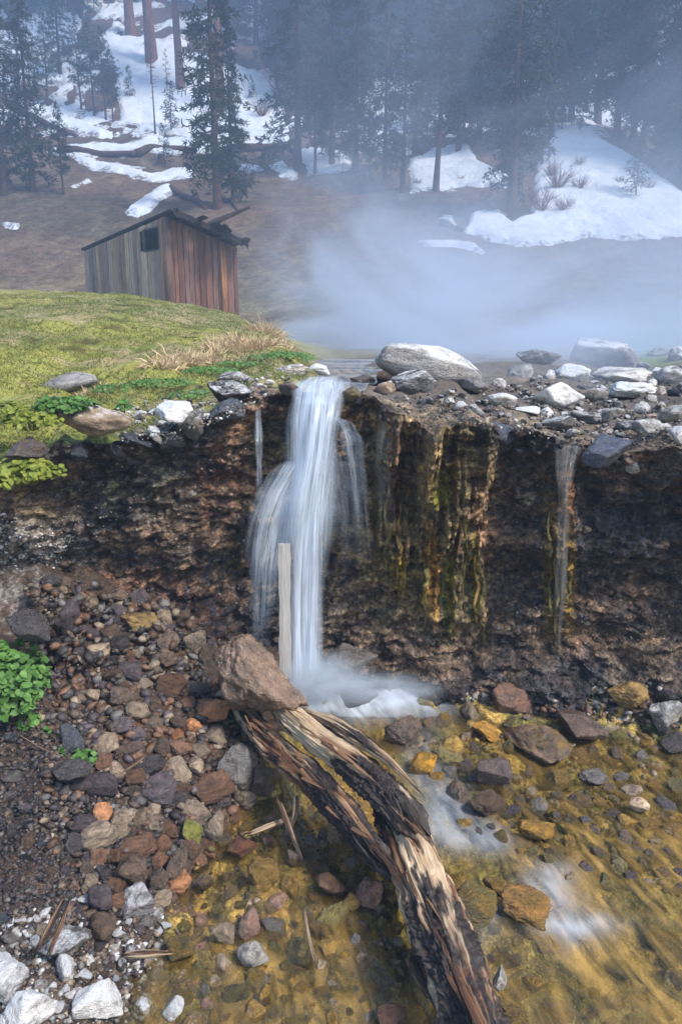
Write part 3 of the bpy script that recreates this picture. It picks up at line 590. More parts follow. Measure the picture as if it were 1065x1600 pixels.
hero(14, 1528, 56, 76, 'white rough block above the large white block at the left edge', 'boulder', (188, 190, 194), R_CRUST, 'G', .8, short='the white rough block')
hero(106, 1470, 86, 38, 'grey-white flat rock right of the split dark wood', 'rock', 'grey', R_CRUSTL, 'G', .8, short='the grey-white flat rock', name='stone', roll=-10)
hero(100, 1513, 34, 44, 'small white upright stone above the flat white stone', 'stone', 'white', R_CRUST, 'G', .9, short='the white upright stone', name='stone')
hero(160, 1450, 44, 52, 'brown and grey rough stone right of the grey-white flat rock', 'stone', 'brown', R_DRY, 'G', .8, short='the rough brown-grey stone', name='stone')
hero(378, 1326, 46, 36, 'dark red-brown stone standing in the shallow water left of the driftwood', 'stone', (96, 62, 48), R_ALGL, 'G', .8, short='the red-brown water stone', name='stone')
hero(412, 1362, 54, 46, 'golden algae-coated stone in the left channel', 'stone', 'gold', R_ALG, 'G', .7, short='the golden left-channel stone', name='stone')
hero(282, 1482, 48, 46, 'dark block with a golden algae cap in the left channel', 'stone', (72, 68, 40), R_ALG, 'G', .7, short='the golden-capped block', name='stone')
hero(270, 1576, 34, 32, 'round white stone in the water at the bottom left', 'stone', 'white', R_CRUST, 'G', .5, short='the round white water stone', name='stone')
hero(394, 1490, 44, 44, 'grey-white pointed stone breaking the water left of the driftwood', 'stone', 'pale', R_WET, 'G', .8, short='the pointed grey-white water stone', name='stone', roll=-25)
hero(350, 1453, 34, 44, 'pale streaked stone standing in the water', 'stone', 'tan', R_WET, 'G', .6, short='the pale streaked water stone', name='stone')
hero(390, 1445, 34, 44, 'purple-brown rounded stone in the water', 'stone', 'pink', R_WET, 'G', .5, short='the purple-brown water stone', name='stone')
hero(516, 1380, 50, 42, 'rusty brown stone in the channel left of the driftwood', 'stone', 'rust', R_ALGL, 'G', .6, short='the rusty channel stone', name='stone')
hero(577, 1394, 44, 50, 'pinkish rough stone against the driftwood', 'stone', 'pink', R_DRY, 'G', .6, short='the pinkish stone', name='stone')
hero(549, 1409, 30, 30, 'round yellow-brown cobble left of the pinkish stone', 'cobble', 'gold', R_WET, 'G', .3, short='the round yellow cobble', name='cobble')
hero(820, 1416, 80, 58, 'golden brown block standing in the fast water right of the driftwood', 'boulder', (138, 100, 50), R_ALG, 'G', .95, rot=(0, 10, 20), short='the golden block', sink=.45, depth=.8)
hero(738, 1412, 76, 56, 'olive algae-covered boulder between the driftwood and the golden block', 'boulder', 'olive', R_ALG, 'G', .5, short='the olive boulder')
hero(776, 1383, 44, 30, 'yellow rounded stone upstream of the golden block', 'stone', 'gold', R_ALG, 'G', .4, short='the yellow rounded stone', name='stone')
hero(770, 1203, 60, 54, 'dark purple-grey boulder in the stream', 'boulder', (86, 74, 72), R_WET, 'G', .7, short='the dark purple boulder', rough=.5)
hero(846, 1163, 104, 46, 'low wide brown rock in the middle of the stream', 'rock', (104, 86, 70), R_ALGL, 'G', .8, short='the low wide brown rock', name='boulder')
hero(906, 1136, 86, 52, 'smooth dark brown slab at the far side of the stream', 'rock', (88, 70, 60), R_WET, 'G', .8, roll=18, short='the dark brown slab', name='flat_rock', rough=.4)
hero(798, 1092, 74, 58, 'brown rock at the foot of the wall beside the splash pool', 'rock', (108, 80, 64), R_WET, 'G', .7, roll=15, short='the brown wall-foot rock', name='boulder')
hero(978, 1084, 66, 50, 'yellow-brown block at the foot of the right wall', 'rock', (136, 112, 72), R_DRY, 'G', .85, short='the yellow-brown block', name='boulder')
hero(1036, 1118, 54, 58, 'whitish rounded rock at the right edge of the stream', 'rock', 'stone', R_CRUSTL, 'G', .5, short='the whitish rounded rock', name='boulder')
hero(1055, 1162, 50, 34, 'dark angular slab under the whitish rounded rock at the right edge', 'rock', 'dark', R_WET, 'G', .9, short='the dark edge slab', name='flat_rock')
hero(762, 1142, 56, 18, 'long narrow yellow stone beside the low wide brown rock', 'stone', (176, 130, 48), R_WET, 'G', .5, roll=24, short='the narrow yellow stone', name='stone')
hero(630, 1143, 60, 50, 'two-toned brown rock at the near edge of the splash pool', 'rock', 'brown', R_WET, 'G', .8, short='the splash-pool rock', name='boulder')
hero(838, 1297, 62, 26, 'flat golden stone downstream of the dark layered rock', 'stone', (164, 122, 46), R_ALG, 'G', .7, short='the flat golden stone', name='stone')
hero(762, 1254, 64, 38, 'dark layered rock in the stream with yellow edges', 'rock', (84, 66, 52), R_LAY, 'G', .8, short='the dark layered rock', name='stone')
hero(997, 1259, 34, 26, 'pinkish white pebble standing out of the golden stream', 'pebble', (200, 176, 150), R_DRY, 'G', .7, short='the pinkish white pebble', name='pebble')
hero(926, 1215, 44, 20, 'grey flat stone in the stream above the pinkish white pebble', 'stone', 'grey', R_WET, 'G', .6, short='the grey flat stream stone', name='stone')
hero(700, 1044, 76, 48, 'dark brown rock heap stone at the wall under the algae curtain', 'rock', (96, 84, 74), R_WET, 'G', .8, short='the rock under the algae curtain', name='boulder')
hero(556, 1083, 70, 26, 'dark submerged boulder in the foam of the waterfall', 'boulder', 'blue', R_WET, 'G', .4, short='the submerged foam boulder', Y=3.42)
hero(545, 1040, 90, 60, 'dark broad boulder behind the right side of the splash', 'boulder', (84, 78, 74), R_WET, 'G', .6, short='the boulder behind the splash', Y=3.70)
hero(448, 1192+30, 1, 1, 'x', 'x', 'brown', R_WET, 'G') if False else None
hero(612, 1588, 50, 44, 'dark stone with an orange side at the bottom beside the driftwood', 'stone', (92, 66, 54), R_WET, 'G', .7, short='the dark bottom stone', name='stone')
hero(795, 1594, 66, 36, 'dark stone with a yellow cap at the bottom right of the driftwood', 'stone', (88, 70, 46), R_ALG, 'G', .6, short='the yellow-capped bottom stone', name='stone')
hero(780, 1530, 24, 34, 'small pale stone touching the right side of the driftwood', 'stone', 'pale', R_CRUSTL, 'G', .7, short='the small pale log-side stone', name='stone')
hero(690, 1175, 60, 20, 'thin greenish slab sticking out by the driftwood splinter', 'rock', (120, 110, 66), R_WET, 'G', .9, short='the thin greenish slab', name='flat_rock')
hero(660, 1192, 44, 44, 'bright yellow rounded stone beside the driftwood', 'stone', (190, 138, 40), R_ALG, 'G', .3, short='the bright yellow stone', name='stone')
hero(703, 1166, 44, 34, 'pale yellow rounded stone near the splash-pool rock', 'stone', (160, 132, 66), R_ALGL, 'G', .3, short='the pale yellow stone', name='stone')
hero(1000, 1010, 80, 56, 'crumbling pale lump at the foot of the right wall', 'rock', (140, 130, 112), R_DRY, 'G', .7, short='the crumbling pale lump', name='boulder', rough=1.6)
hero(220, 970, 60, 34, 'ochre crumbly lump on the upper rubble by the wall', 'rock', (128, 108, 72), R_DRY, 'G', .6, short='the ochre crumbly lump', name='stone', rough=1.6)
hero(258, 966, 26, 30, 'pale pointed stone beside the ochre crumbly lump', 'stone', 'tan', R_DRY, 'G', .8, short='the pale pointed stone', name='stone')
hero(304, 1005, 34, 40, 'grey knobby stone left of the waterfall foot', 'stone', (120, 108, 96), R_DRY, 'G', .7, short='the grey knobby stone', name='stone', rough=1.5)
# ------------------------------------------------ scattered stones: shared shapes, each stone its own object and its own place
ANG = [rock_mesh('stone', 400+i, ang=.9, sub=4) for i in range(12)]
RND = [rock_mesh('cobble', 460+i, ang=.35, sub=4) for i in range(7)]
PLACED = [(a, b, max(c, d)*.42) for a, b, c, d, _, _ in HERO]
SEEN = {}
def inpoly(px, py, P): return poly_sd(np.array([float(px)]), np.array([float(py)]), P)[0] > 0
def where_words(px, py):
    best = sorted(HERO, key=lambda h: math.hypot(h[0]-px, (h[1]-py)))[:1][0]
    dx, dy = px-best[0], py-best[1]
    if abs(dx) > abs(dy)*1.7: d = 'right of' if dx > 0 else 'left of'
    elif abs(dy) > abs(dx)*1.7: d = 'just below' if dy > 0 else 'just above'
    else: d = ('below and right of' if dx > 0 else 'below and left of') if dy > 0 else ('above and right of' if dx > 0 else 'above and left of')
    return d+' '+best[4]
NAMEC = dict(brown='brown', rust='rusty', orange='orange', dark='dark', blue='blue-grey', purple='purple-grey', grey='grey', pale='pale', white='white', tan='tan', gold='golden', olive='olive', black='black', pink='pinkish', stone='stone-grey', navy='navy')
def scatter(P, n, smin, smax, pal, mats, name, cat, group, on='G', sink=.35, shapes=ANG, noun='stone', flat=(.55, .9), gap=.72, pw=1.3, Yo=None):
    P_ = np.array(P); lo, hi = P_.min(0), P_.max(0); got = 0; tries = 0; fn = {'G': G, 'U': U, 'W': GW}[on]
    while got < n and tries < n*40:
        tries += 1
        px, py = random.uniform(lo[0], hi[0]), random.uniform(lo[1], hi[1])
        if not inpoly(px, py, P): continue
        s = smin+(smax-smin)*random.random()**pw*(1-.5*got/n)
        if any((px-a)**2+((py-b)*1.15)**2 < (gap*(s*.5+r))**2 for a, b, r in PLACED): continue
        p = hit(fn, px, py, 1.2, 40.); d = p.y*cP-(p.z-EYE)*sP; r = s/2/FPX*d
        col = random.choice(pal); f = random.uniform(*flat)
        me = random.choice(shapes); sx, sy, sz = r*random.uniform(.85, 1.2), r*random.uniform(.75, 1.1), r*f
        p.z += sz*sink
        o = put(name, me, p, (sx, sy, sz), (random.uniform(-.45, .45), random.uniform(-.45, .45), random.uniform(0, 6.28)), col, random.choice(mats), .42)
        size = 'tiny' if s < 13 else 'small' if s < 20 else 'middling' if s < 28 else 'fist-sized' if s < 44 else 'large'
        lab = f"{size} {NAMEC[col]} {noun} {where_words(px, py)}"
        tag(o, lab, cat, group); PLACED.append((px, py, s*.5)); got += 1
random.seed(21)
scatter([(200, 1060), (330, 1080), (395, 1150), (400, 1230), (330, 1330), (250, 1420), (150, 1430), (110, 1300), (170, 1150)], 165, 30, 76, ['brown', 'rust', 'brown', 'purple', 'dark', 'rust', 'tan', 'tan', 'orange'], [R_WET, R_WET, R_LAY, R_DRY], 'stone', 'stone', 'stones of the rubble bank', noun='angular stone')
scatter([(70, 900), (330, 950), (340, 1040), (220, 1080), (120, 1110), (80, 1010)], 60, 18, 52, ['brown', 'dark', 'rust', 'purple', 'tan'], [R_WET, R_DRY], 'stone', 'stone', 'stones of the rubble bank', noun='angular stone')
scatter([(0, 1140), (120, 1130), (190, 1200), (190, 1330), (130, 1480), (0, 1480)], 34, 11, 34, ['dark', 'blue', 'black', 'purple', 'grey', 'brown'], [R_WET, R_DRY], 'stone', 'stone', 'stones of the rubble bank', noun='angular stone')
scatter([(0, 1440), (130, 1400), (260, 1390), (265, 1500), (215, 1600), (0, 1600)], 62, 12, 40, ['pale', 'white', 'grey', 'purple', 'tan', 'brown'], [R_CRUST, R_CRUSTL, R_DRY], 'stone', 'stone', 'stones of the rubble bank', noun='stone')
scatter([(290, 1330), (420, 1280), (500, 1300), (610, 1380), (640, 1600), (280, 1600), (250, 1450)], 104, 18, 56, ['gold', 'olive', 'olive', 'brown', 'tan', 'pink', 'grey'], [R_ALG, R_ALGL, R_ALG, R_WET], 'cobble', 'cobble', 'cobbles in the stream', 'W', sink=-.1, shapes=RND+ANG[:4], noun='cobble', gap=1.0)
scatter([(610, 1130), (760, 1110), (1065, 1150), (1065, 1390), (860, 1370), (720, 1300), (650, 1200)], 140, 20, 64, ['gold', 'olive', 'brown', 'gold', 'tan', 'grey', 'purple'], [R_ALG, R_ALGL, R_WET], 'cobble', 'cobble', 'cobbles in the stream', 'W', sink=-.05, shapes=RND+ANG[:4], noun='cobble', gap=.95)
scatter([(670, 1420), (760, 1450), (1065, 1390), (1065, 1600), (800, 1600)], 40, 20, 60, ['olive', 'gold', 'brown', 'gold'], [R_ALG, R_ALGL], 'cobble', 'cobble', 'cobbles in the stream', sink=.1, shapes=RND, noun='cobble', gap=1.3)
scatter([(640, 1010), (760, 1040), (940, 1000), (1065, 990), (1065, 1130), (930, 1110), (830, 1120), (700, 1090)], 100, 11, 38, ['grey', 'tan', 'brown', 'dark', 'pale', 'rust', 'grey'], [R_DRY, R_WET, R_CRUSTL], 'talus_stone', 'stone', 'stones at the foot of the right wall', noun='rough stone')
hero(452, 608, 34, 20, 'brown wet stone at the left corner of the waterfall lip', 'stone', 'brown', R_WET, 'U', .6, Y=3.80, short='the stone at the left of the lip', name='stone')
hero(547, 616, 34, 26, 'mossy brown stone at the right corner of the waterfall lip', 'stone', 'olive', R_ALGL, 'U', .5, Y=3.78, short='the stone at the right of the lip', name='stone')
hero(566, 597, 40, 26, 'dark brown lump beside the upper stream', 'stone', 'brown', R_WET, 'U', .6, sink=.4, short='the brown lump by the upper stream', name='stone')
scatter([(600, 600), (760, 590), (1065, 545), (1065, 680), (900, 675), (700, 630)], 26, 34, 74, ['stone', 'grey', 'blue', 'navy', 'grey', 'pale'], [R_GRAN, R_CRUSTL, R_WET, R_CRUSTL], 'ledge_stone', 'stone', 'stones on the ledge', 'U', noun='boulder', flat=(.5, .75), pw=1.0, gap=.8)
scatter([(600, 615), (760, 600), (1065, 570), (1065, 690), (900, 680), (700, 640)], 110, 10, 48, ['pale', 'white', 'stone', 'grey', 'blue', 'tan', 'dark'], [R_CRUST, R_CRUSTL, R_GRAN, R_CRUSTL], 'ledge_stone', 'stone', 'stones on the ledge', 'U', noun='crusted stone')
scatter([(160, 640), (330, 610), (420, 580), (425, 600), (330, 660), (250, 690), (180, 690)], 26, 8, 22, ['pale', 'white', 'grey', 'dark', 'stone'], [R_CRUST, R_CRUSTL], 'ledge_stone', 'stone', 'stones on the ledge', 'U', noun='crusted stone')
# stones stuck in the cliff face
random.seed(5)
for i in range(60):
    px = random.uniform(90, 1060); py = random.uniform(690, 980)
    if 380 < px < 780 or 840 < px < 910: continue
    y = 3.7
    for _ in range(4): p = at_y(px, py, y); y = float(CYf(p.x, p.z).ravel()[0])
    s = random.uniform(7, 17); r = s/2/FPX*y; col = random.choice(['grey', 'dark', 'tan', 'pale', 'purple', 'brown'])
    o = put('cliff_stone', random.choice(ANG+RND), p, (r, r*.8, r*.8), random.uniform(0, 6), col, R_DRY, .2); tag(o, f"{'tiny' if s < 11 else 'small'} {NAMEC[col]} stone in the cliff face {where_words(px, py)}", 'stone', 'stones set in the cliff face')
# ------------------------------------------------ gravel: too many to count
def gravel():
    D, Fc = ico(1); Vs, Fs, Cs, n = [], [], [], 0; rs = np.random.RandomState(3)
    base = [rock_verts(700+i, ang=1.0, sub=1)[0] for i in range(6)]; F2 = ico(1)[1]
    zones = [([(40, 900), (330, 930), (420, 1120), (400, 1230), (300, 1330), (240, 1420), (100, 1440), (60, 1250)], 4000, 3, 21, ['brown', 'rust', 'purple', 'dark', 'brown', 'tan', 'rust', 'dark', 'grey'], 'G'),
             ([(0, 1110), (150, 1110), (200, 1250), (200, 1400), (120, 1500), (0, 1500)], 3400, 3, 12, ['dark', 'black', 'dark', 'purple', 'grey', 'brown', 'brown'], 'G'),
             ([(0, 1430), (250, 1390), (265, 1500), (205, 1600), (0, 1600)], 1900, 3, 15, ['pale', 'white', 'grey', 'purple', 'tan', 'brown'], 'G'),
             ([(640, 1000), (1065, 980), (1065, 1140), (830, 1120), (690, 1090)], 2200, 3, 14, ['grey', 'tan', 'brown', 'dark', 'pale', 'rust'], 'G'),
             ([(590, 620), (1065, 580), (1065, 700), (880, 690), (640, 650)], 1300, 2.5, 8, ['pale', 'dark', 'grey', 'brown', 'tan'], 'U'),
             ([(160, 640), (420, 575), (470, 600), (330, 665), (190, 695)], 700, 2, 8, ['pale', 'white', 'grey', 'dark', 'tan'], 'U'),
             ([(280, 1330), (480, 1260), (620, 1380), (640, 1600), (230, 1600)], 600, 5, 17, ['gold', 'olive', 'tan', 'brown'], 'G'),
             ([(640, 1150), (1065, 1150), (1065, 1400), (860, 1380)], 900, 5, 17, ['gold', 'olive', 'tan', 'brown'], 'G'),
             ([(0, 800), (120, 840), (60, 920), (40, 990), (0, 1000)], 900, 2, 8, ['white', 'pale', 'white', 'grey'], 'C'),
             ([(60, 690), (390, 690), (390, 960), (90, 960)], 1100, 2, 6, ['dark', 'grey', 'brown', 'pale', 'purple', 'tan'], 'C'),
             ([(760, 700), (1065, 700), (1065, 1000), (760, 1020)], 1500, 2, 6, ['dark', 'grey', 'navy', 'purple', 'brown', 'dark'], 'C')]
    for P, N, s0, s1, pal, on in zones:
        P_ = np.array(P, float); lo, hi = P_.min(0), P_.max(0); q = rs.uniform(lo, hi, (N*3, 2)); q = q[poly_sd(q[:, 0], q[:, 1], P) > 0][:N]
        u, b, c = (q[:, 0]-CX)/FPX, cP+(CY-q[:, 1])/FPX*sP, -sP+(CY-q[:, 1])/FPX*cP
        if on == 'C':
            y = np.full(len(q), 3.7)
            for _ in range(4): t = y/b; y = CYf(u*t, EYE+c*t)
            t = y/b
        else:
            fn = G if on == 'G' else U; t0 = np.full(len(q), 1.4); t1 = np.full(len(q), 7.0)
            for t in np.linspace(7, 1.4, 90):
                bel = EYE+c*t < fn(u*t, b*t); t1 = np.where(bel, t, t1)
            t = t1
            for _ in range(3):
                zz = EYE+c*t-fn(u*t, b*t); t = t+np.where(np.abs(c) > .02, -zz/c, 0)*.7
        X = np.stack([u*t, b*t, EYE+c*t], 1); s = (s0+(s1-s0)*rs.rand(len(q))**2.8)/2/FPX*t
        for i in range(len(q)):
            th = rs.rand()*6.28; V = base[rs.randint(6)]*np.array([1, rs.uniform(.65, 1), rs.uniform(.5, .9)])
            ct, sn = math.cos(th), math.sin(th); a2 = rs.uniform(-.5, .5)
            V = np.stack([V[:, 0]*ct-V[:, 1]*sn, V[:, 0]*sn+V[:, 1]*ct, V[:, 2]+a2*V[:, 0]], 1)*s[i]+X[i]+np.array([0, 0, s[i]*.25])
            Vs.append(V); Fs.append(F2+n); n += len(V); Cs.append(np.repeat((srgb(*COL[pal[rs.randint(len(pal))]])*rs.uniform(.4, 1.15))[None], len(V), 0))
    Vv = np.concatenate(Vs)
    m = M('gravel'); p = m.pos(); a = m.attr('Col').outputs[0]; nz = m.noise(p, 90, 4, .6)
    mat = m.done(m.bsdf(m.mix(m.rng(nz, .3, .7), m.mix(1, a, g4(.6), 'MULTIPLY'), m.mix(1, a, g4(1.35), 'MULTIPLY')), .55, .4, m.bump(nz, .6, .008)))
    tag(link('gravel', mesh('gravel', Vv, np.concatenate(Fs), False, np.concatenate(Cs)), mat), kind='stuff')
gravel()
# ---------------------------------------------------------------- driftwood
def wood_mat(name, rough=.7):
    m = M(name); a = m.attr('Col').outputs[0]; u = m.n('ShaderNodeTexCoord').outputs['UV']
    n1 = m.noise(m.scale(u, (46, 3, 1)), 1.0, 6, .65, .3); n2 = m.noise(m.scale(u, (150, 9, 1)), 1.0, 4, .6)
    col = m.mix(m.rng(n1, .3, .7), m.mix(1, a, g4(.68), 'MULTIPLY'), m.mix(1, a, (1.25, 1.22, 1.18, 1), 'MULTIPLY'))
    col = m.mix(m.rng(n2, .4, .62), m.mix(1, col, g4(.7), 'MULTIPLY'), col)
    nb = m.bump(m.math('ADD', n1, m.math('MULTIPLY', n2, .4)), .9, .006)
    return m.done(m.bsdf(col, m.rng(n1, .3, .7, rough-.2, rough+.12), .4, nb))
DRIFT = wood_mat('driftwood', .62)
def log_piece(name, P, Rw, Rh, seed, char, bleach, parent=None, na=120, ns=340, rag=.10, ridge=.24):
    P = np.array([tuple(p) for p in P], float); s = np.concatenate([[0], np.cumsum(np.linalg.norm(np.diff(P, axis=0), axis=1))]); L = s[-1]
    t = np.linspace(0, 1, ns); ctr = np.stack([np.interp(t*L, s, P[:, i]) for i in range(3)], 1)
    k = np.ones(31)/31
    for i in range(3): ctr[:, i] = np.convolve(np.pad(ctr[:, i], 15, mode='reflect', reflect_type='odd'), k, 'valid')
    T_ = np.gradient(ctr, axis=0); T_ /= np.linalg.norm(T_, axis=1)[:, None]
    A = np.cross(T_, [0, 0, 1.]); A /= np.linalg.norm(A, axis=1)[:, None]; B = np.cross(A, T_)
    th = np.linspace(0, 2*np.pi, na+1)[:-1]; TT, SS = np.meshgrid(th, t*L)
    cx, sx = np.cos(TT).ravel(), np.sin(TT).ravel(); sl = SS.ravel(); o = seed*9.1
    gr = 1.5*fbm(st(cx*2.4+o, sx*2.4, sl*2.2), 5, seed, .6); g2 = fbm(st(cx*8+o, sx*8, sl*1.3), 4, seed+5, .6, True); kn = fbm(st(cx*1.2+o, sx*1.2, sl*7), 3, seed+9); f3 = fbm(st(cx*18+o, sx*18, sl*5), 2, seed+13); f4 = fbm(st(cx*30+o, sx*30, sl*3.2), 3, seed+17, .6, True)
    ck = fbm(st(cx*2.6+o, sx*2.6, sl*.9+.4*f3), 3, seed+51); crack = np.clip(1-np.abs(ck)/.035, 0, 1); tt = np.repeat(t, na); cm = char(tt, cx, sx)+.12+3.2*fbm(st(cx*1.5+o, sx*1.5, sl*5.0), 4, seed+31); f5 = fbm(st(cx*5+o, sx*5, sl*15), 3, seed+61); blk_ = fbm(st(cx*9+o, sx*9, sl*34), 3, seed+55, .6, True)
    rr = .63*(1+ridge*.5*gr+ridge*.38*(g2-.34)+.30*kn+.13*f3+.13*(f4-.34)-.34*crack+.26*np.clip(cm, 0, 1)*(blk_-.3))
    tt = np.repeat(t, na); e0 = fbm(st(cx*3+o, sx*3, 0*sl), 3, seed+21); rw = np.interp(tt, np.linspace(0, 1, len(Rw)), Rw); rh = np.interp(tt, np.linspace(0, 1, len(Rh)), Rh)
    # ragged, tapering ends
    end = sm(tt, 0, .05+.0*e0)*sm(1-tt, 0, .05); rr = rr*(.5+.5*end)
    push = (rag*(1.2*e0+1.6*fbm(st(cx*9+o, sx*9, 0*sl), 3, seed+23))*(sm(-tt, -.18, 0)+sm(tt, .82, 1)))[:, None]
    a_, b_, c_ = np.repeat(A, na, 0), np.repeat(B, na, 0), np.repeat(ctr, na, 0); t_ = np.repeat(T_, na, 0)
    V = c_+a_*(cx*rw*rr)[:, None]+b_*(sx*rh*rr)[:, None]+t_*push
    i = np.arange(ns-1)[:, None]*na; j = np.arange(na)[None]; j2 = (j+1) % na
    Fc = np.stack([i+j, i+na+j, i+na+j2, i+j2], -1).reshape(-1, 4)
    caps = []
    for r0 in (0, (ns-1)*na):
        V = np.concatenate([V, V[r0:r0+na].mean(0)[None]]); c = len(V)-1
        jj = np.arange(na); caps.append(np.stack([r0+jj, r0+(jj+1) % na, np.full(na, c), np.full(na, c)], 1))
    cream = srgb(214, 190, 158); tan = srgb(158, 118, 86); brn = srgb(104, 70, 52); blk = srgb(46, 42, 43); gold = srgb(176, 134, 62)
    w = np.clip(.5+1.5*gr+.5*f3, 0, 1)[:, None]; cols = brn+(tan-brn)*w
    hi = np.clip(-.30+.6*g2+.7*f4+1.2*gr+.8*f5+bleach(tt, cx, sx)+.4*f3, 0, 1)[:, None]; cols = cols+(cream-cols)*hi
    bk = np.clip(2.2*(cm+.9*f3+.8*f5-.25*(g2-.34)-.4*(f4-.34))+crack*1.2, 0, 1)[:, None]; cols = cols+(blk-cols)*bk*.95
    gl = np.clip(-.6+1.6*fbm(st(cx+o, sx, sl*3), 3, seed+41), 0, .6)[:, None]*(1-bk); cols = cols+(gold-cols)*gl
    V_ = V; cols = np.concatenate([cols, np.repeat(brn[None], 2, 0)]); uv = np.concatenate([np.stack([np.abs(TT.ravel()/np.pi-1), SS.ravel()], 1), [[0, 0], [0, 0]]])
    qs = np.concatenate([Fc]); me = mesh(name, V_, [tuple(f) for f in Fc.tolist()]+[tuple(q[:3]) for cc in caps for q in cc.tolist()], True, cols, uv)
    return link(name, me, DRIFT, parent)
z_ = lambda px, py, z: at_z(px, py, z)
# main log: from under the upper pieces down to the bottom edge
o = log_piece('driftwood_log', [z_(596, 1232, .13), z_(640, 1325, .14), z_(672, 1410, .13), z_(706, 1500, .12), z_(738, 1600, .10), z_(770, 1720, .08)], [.10, .13, .14, .145, .145, .145], [.08, .09, .095, .095, .09, .085], 3,
    lambda t, c, s: -.5*(1-sm(t, .15, .32))-.04+.3*np.exp(-((t-.55)/.12)**2)*(c < .2), lambda t, c, s: .7*(1-sm(t, .18, .34))+.12+.35*np.exp(-((c-.25)/.3)**2), rag=.12)
tag(o, 'long driftwood log, charred in patches, running to the bottom edge of the stream', 'log', 'driftwood logs')
o2 = log_piece('driftwood_log', [z_(372, 1098, .20), z_(418, 1160, .21), z_(480, 1210, .21), z_(530, 1262, .20), z_(575, 1318, .17), z_(606, 1352, .14)], [.06, .085, .092, .092, .09, .065], [.05, .07, .075, .08, .08, .05], 8,
    lambda t, c, s: -.45+1.7*sm(t, .52, .80)+.5*np.exp(-((t-.3)/.07)**2), lambda t, c, s: .75*(1-sm(t, .12, .3))+.15-.4*t, rag=.10)
tag(o2, 'shorter reddish driftwood log with a charred lower end, left of the bleached one', 'log', 'driftwood logs')
for k, (q0, q1, r) in enumerate((((462, 1245, .16), (452, 1300, .06), .022), ((545, 1290, .16), (556, 1352, .05), .016), ((512, 1235, .16), (508, 1275, .1), .012))):
    a, b = z_(*q0), z_(*q1); log_piece('branch_stub', [a, (a+b)/2+Vector((.012, -.01, .01)), b], [r, r*.8, r*.3], [r, r*.8, r*.3], 60+k, lambda t, c, s: -.3+.5*t, lambda t, c, s: .2, o2, 40, 80, .01)
o3 = log_piece('driftwood_log', [z_(428, 1096, .26), z_(480, 1140, .29), z_(535, 1182, .29), z_(590, 1228, .27), z_(630, 1268, .24), z_(650, 1295, .2)], [.07, .095, .108, .115, .112, .10], [.05, .06, .065, .07, .07, .06], 14,
    lambda t, c, s: -1.6+3.4*sm(t+.06*c, .58, .68), lambda t, c, s: 1.15*(1-sm(t, .55, .70)), rag=.08)
tag(o3, 'bleached cream driftwood log with a black charred end, on top under the brown boulder', 'log', 'driftwood logs')
log_piece('split_slab', [z_(478, 1112, .30), z_(520, 1128, .34), z_(570, 1160, .345), z_(612, 1192, .33), z_(652, 1234, .28)], [.02, .05, .055, .035, .008], [.015, .03, .035, .022, .008], 23, lambda t, c, s: -.35+.3*np.exp(-((t-.62)/.1)**2), lambda t, c, s: .35, o3, 70, 200, .05)
def splinters(log, px0, py0, px1, py1, z, n, seed, tint, L=.16):
    rs = random.Random(seed); Vs, Fs, Cs, k = [], [], [], 0
    for i in range(n):
        f = rs.random(); a = z_(px0+(px1-px0)*f+rs.uniform(-9, 9), py0+(py1-py0)*f+rs.uniform(-9, 9), z+rs.uniform(-.02, .03)); d = (z_(px1, py1, z)-z_(px0, py0, z)).normalized(); l = L*rs.uniform(.5, 1.2)
        d = (d+Vector((rs.uniform(-.16, .16), rs.uniform(-.16, .16), rs.uniform(-.12, .2)))).normalized(); w = rs.uniform(.004, .010); c = srgb(*rs.choice(tint))
        s = d.cross(Vector((0, 0, 1))).normalized()*w; u = s.cross(d).normalized()*w*.6
        for t, q in ((0, 1.0), (.5, .8), (1.0, .12)):
            p = a+d*l*(t-.35)
            for v in (s, u, -s, -u): e = p+v*q; Vs.append(tuple(e)); Cs.append(c*rs.uniform(.7, 1.2))
        for r in (0, 4): Fs += [(k+r+j, k+r+(j+1) % 4, k+r+4+(j+1) % 4, k+r+4+j) for j in range(4)]
        Fs += [(k+3, k+2, k+1, k), (k+8, k+9, k+10, k+11)]; k += 12
    uv = np.array([((i % 4)/4., (i//4)*.1) for i in range(len(Vs))]); e = link('splinters', mesh('splinters', Vs, Fs, False, np.array(Cs), uv), DRIFT, log); e['kind'] = 'stuff'
CR, BK = [(206, 178, 140), (170, 130, 96), (120, 84, 60)], [(44, 40, 42), (90, 66, 52), (150, 112, 84)]
splinters(o, 592, 1225, 650, 1340, .20, 12, 1, CR[1:]); splinters(o, 650, 1380, 745, 1600, .17, 16, 2, CR[1:]+BK, .2); splinters(o2, 380, 1110, 590, 1335, .265, 16, 3, CR[1:]+BK); splinters(o2, 560, 1300, 606, 1352, .17, 16, 4, BK, .2); splinters(o3, 440, 1110, 560, 1200, .335, 10, 5, CR, .2); splinters(o3, 600, 1235, 648, 1290, .25, 22, 6, BK, .2)
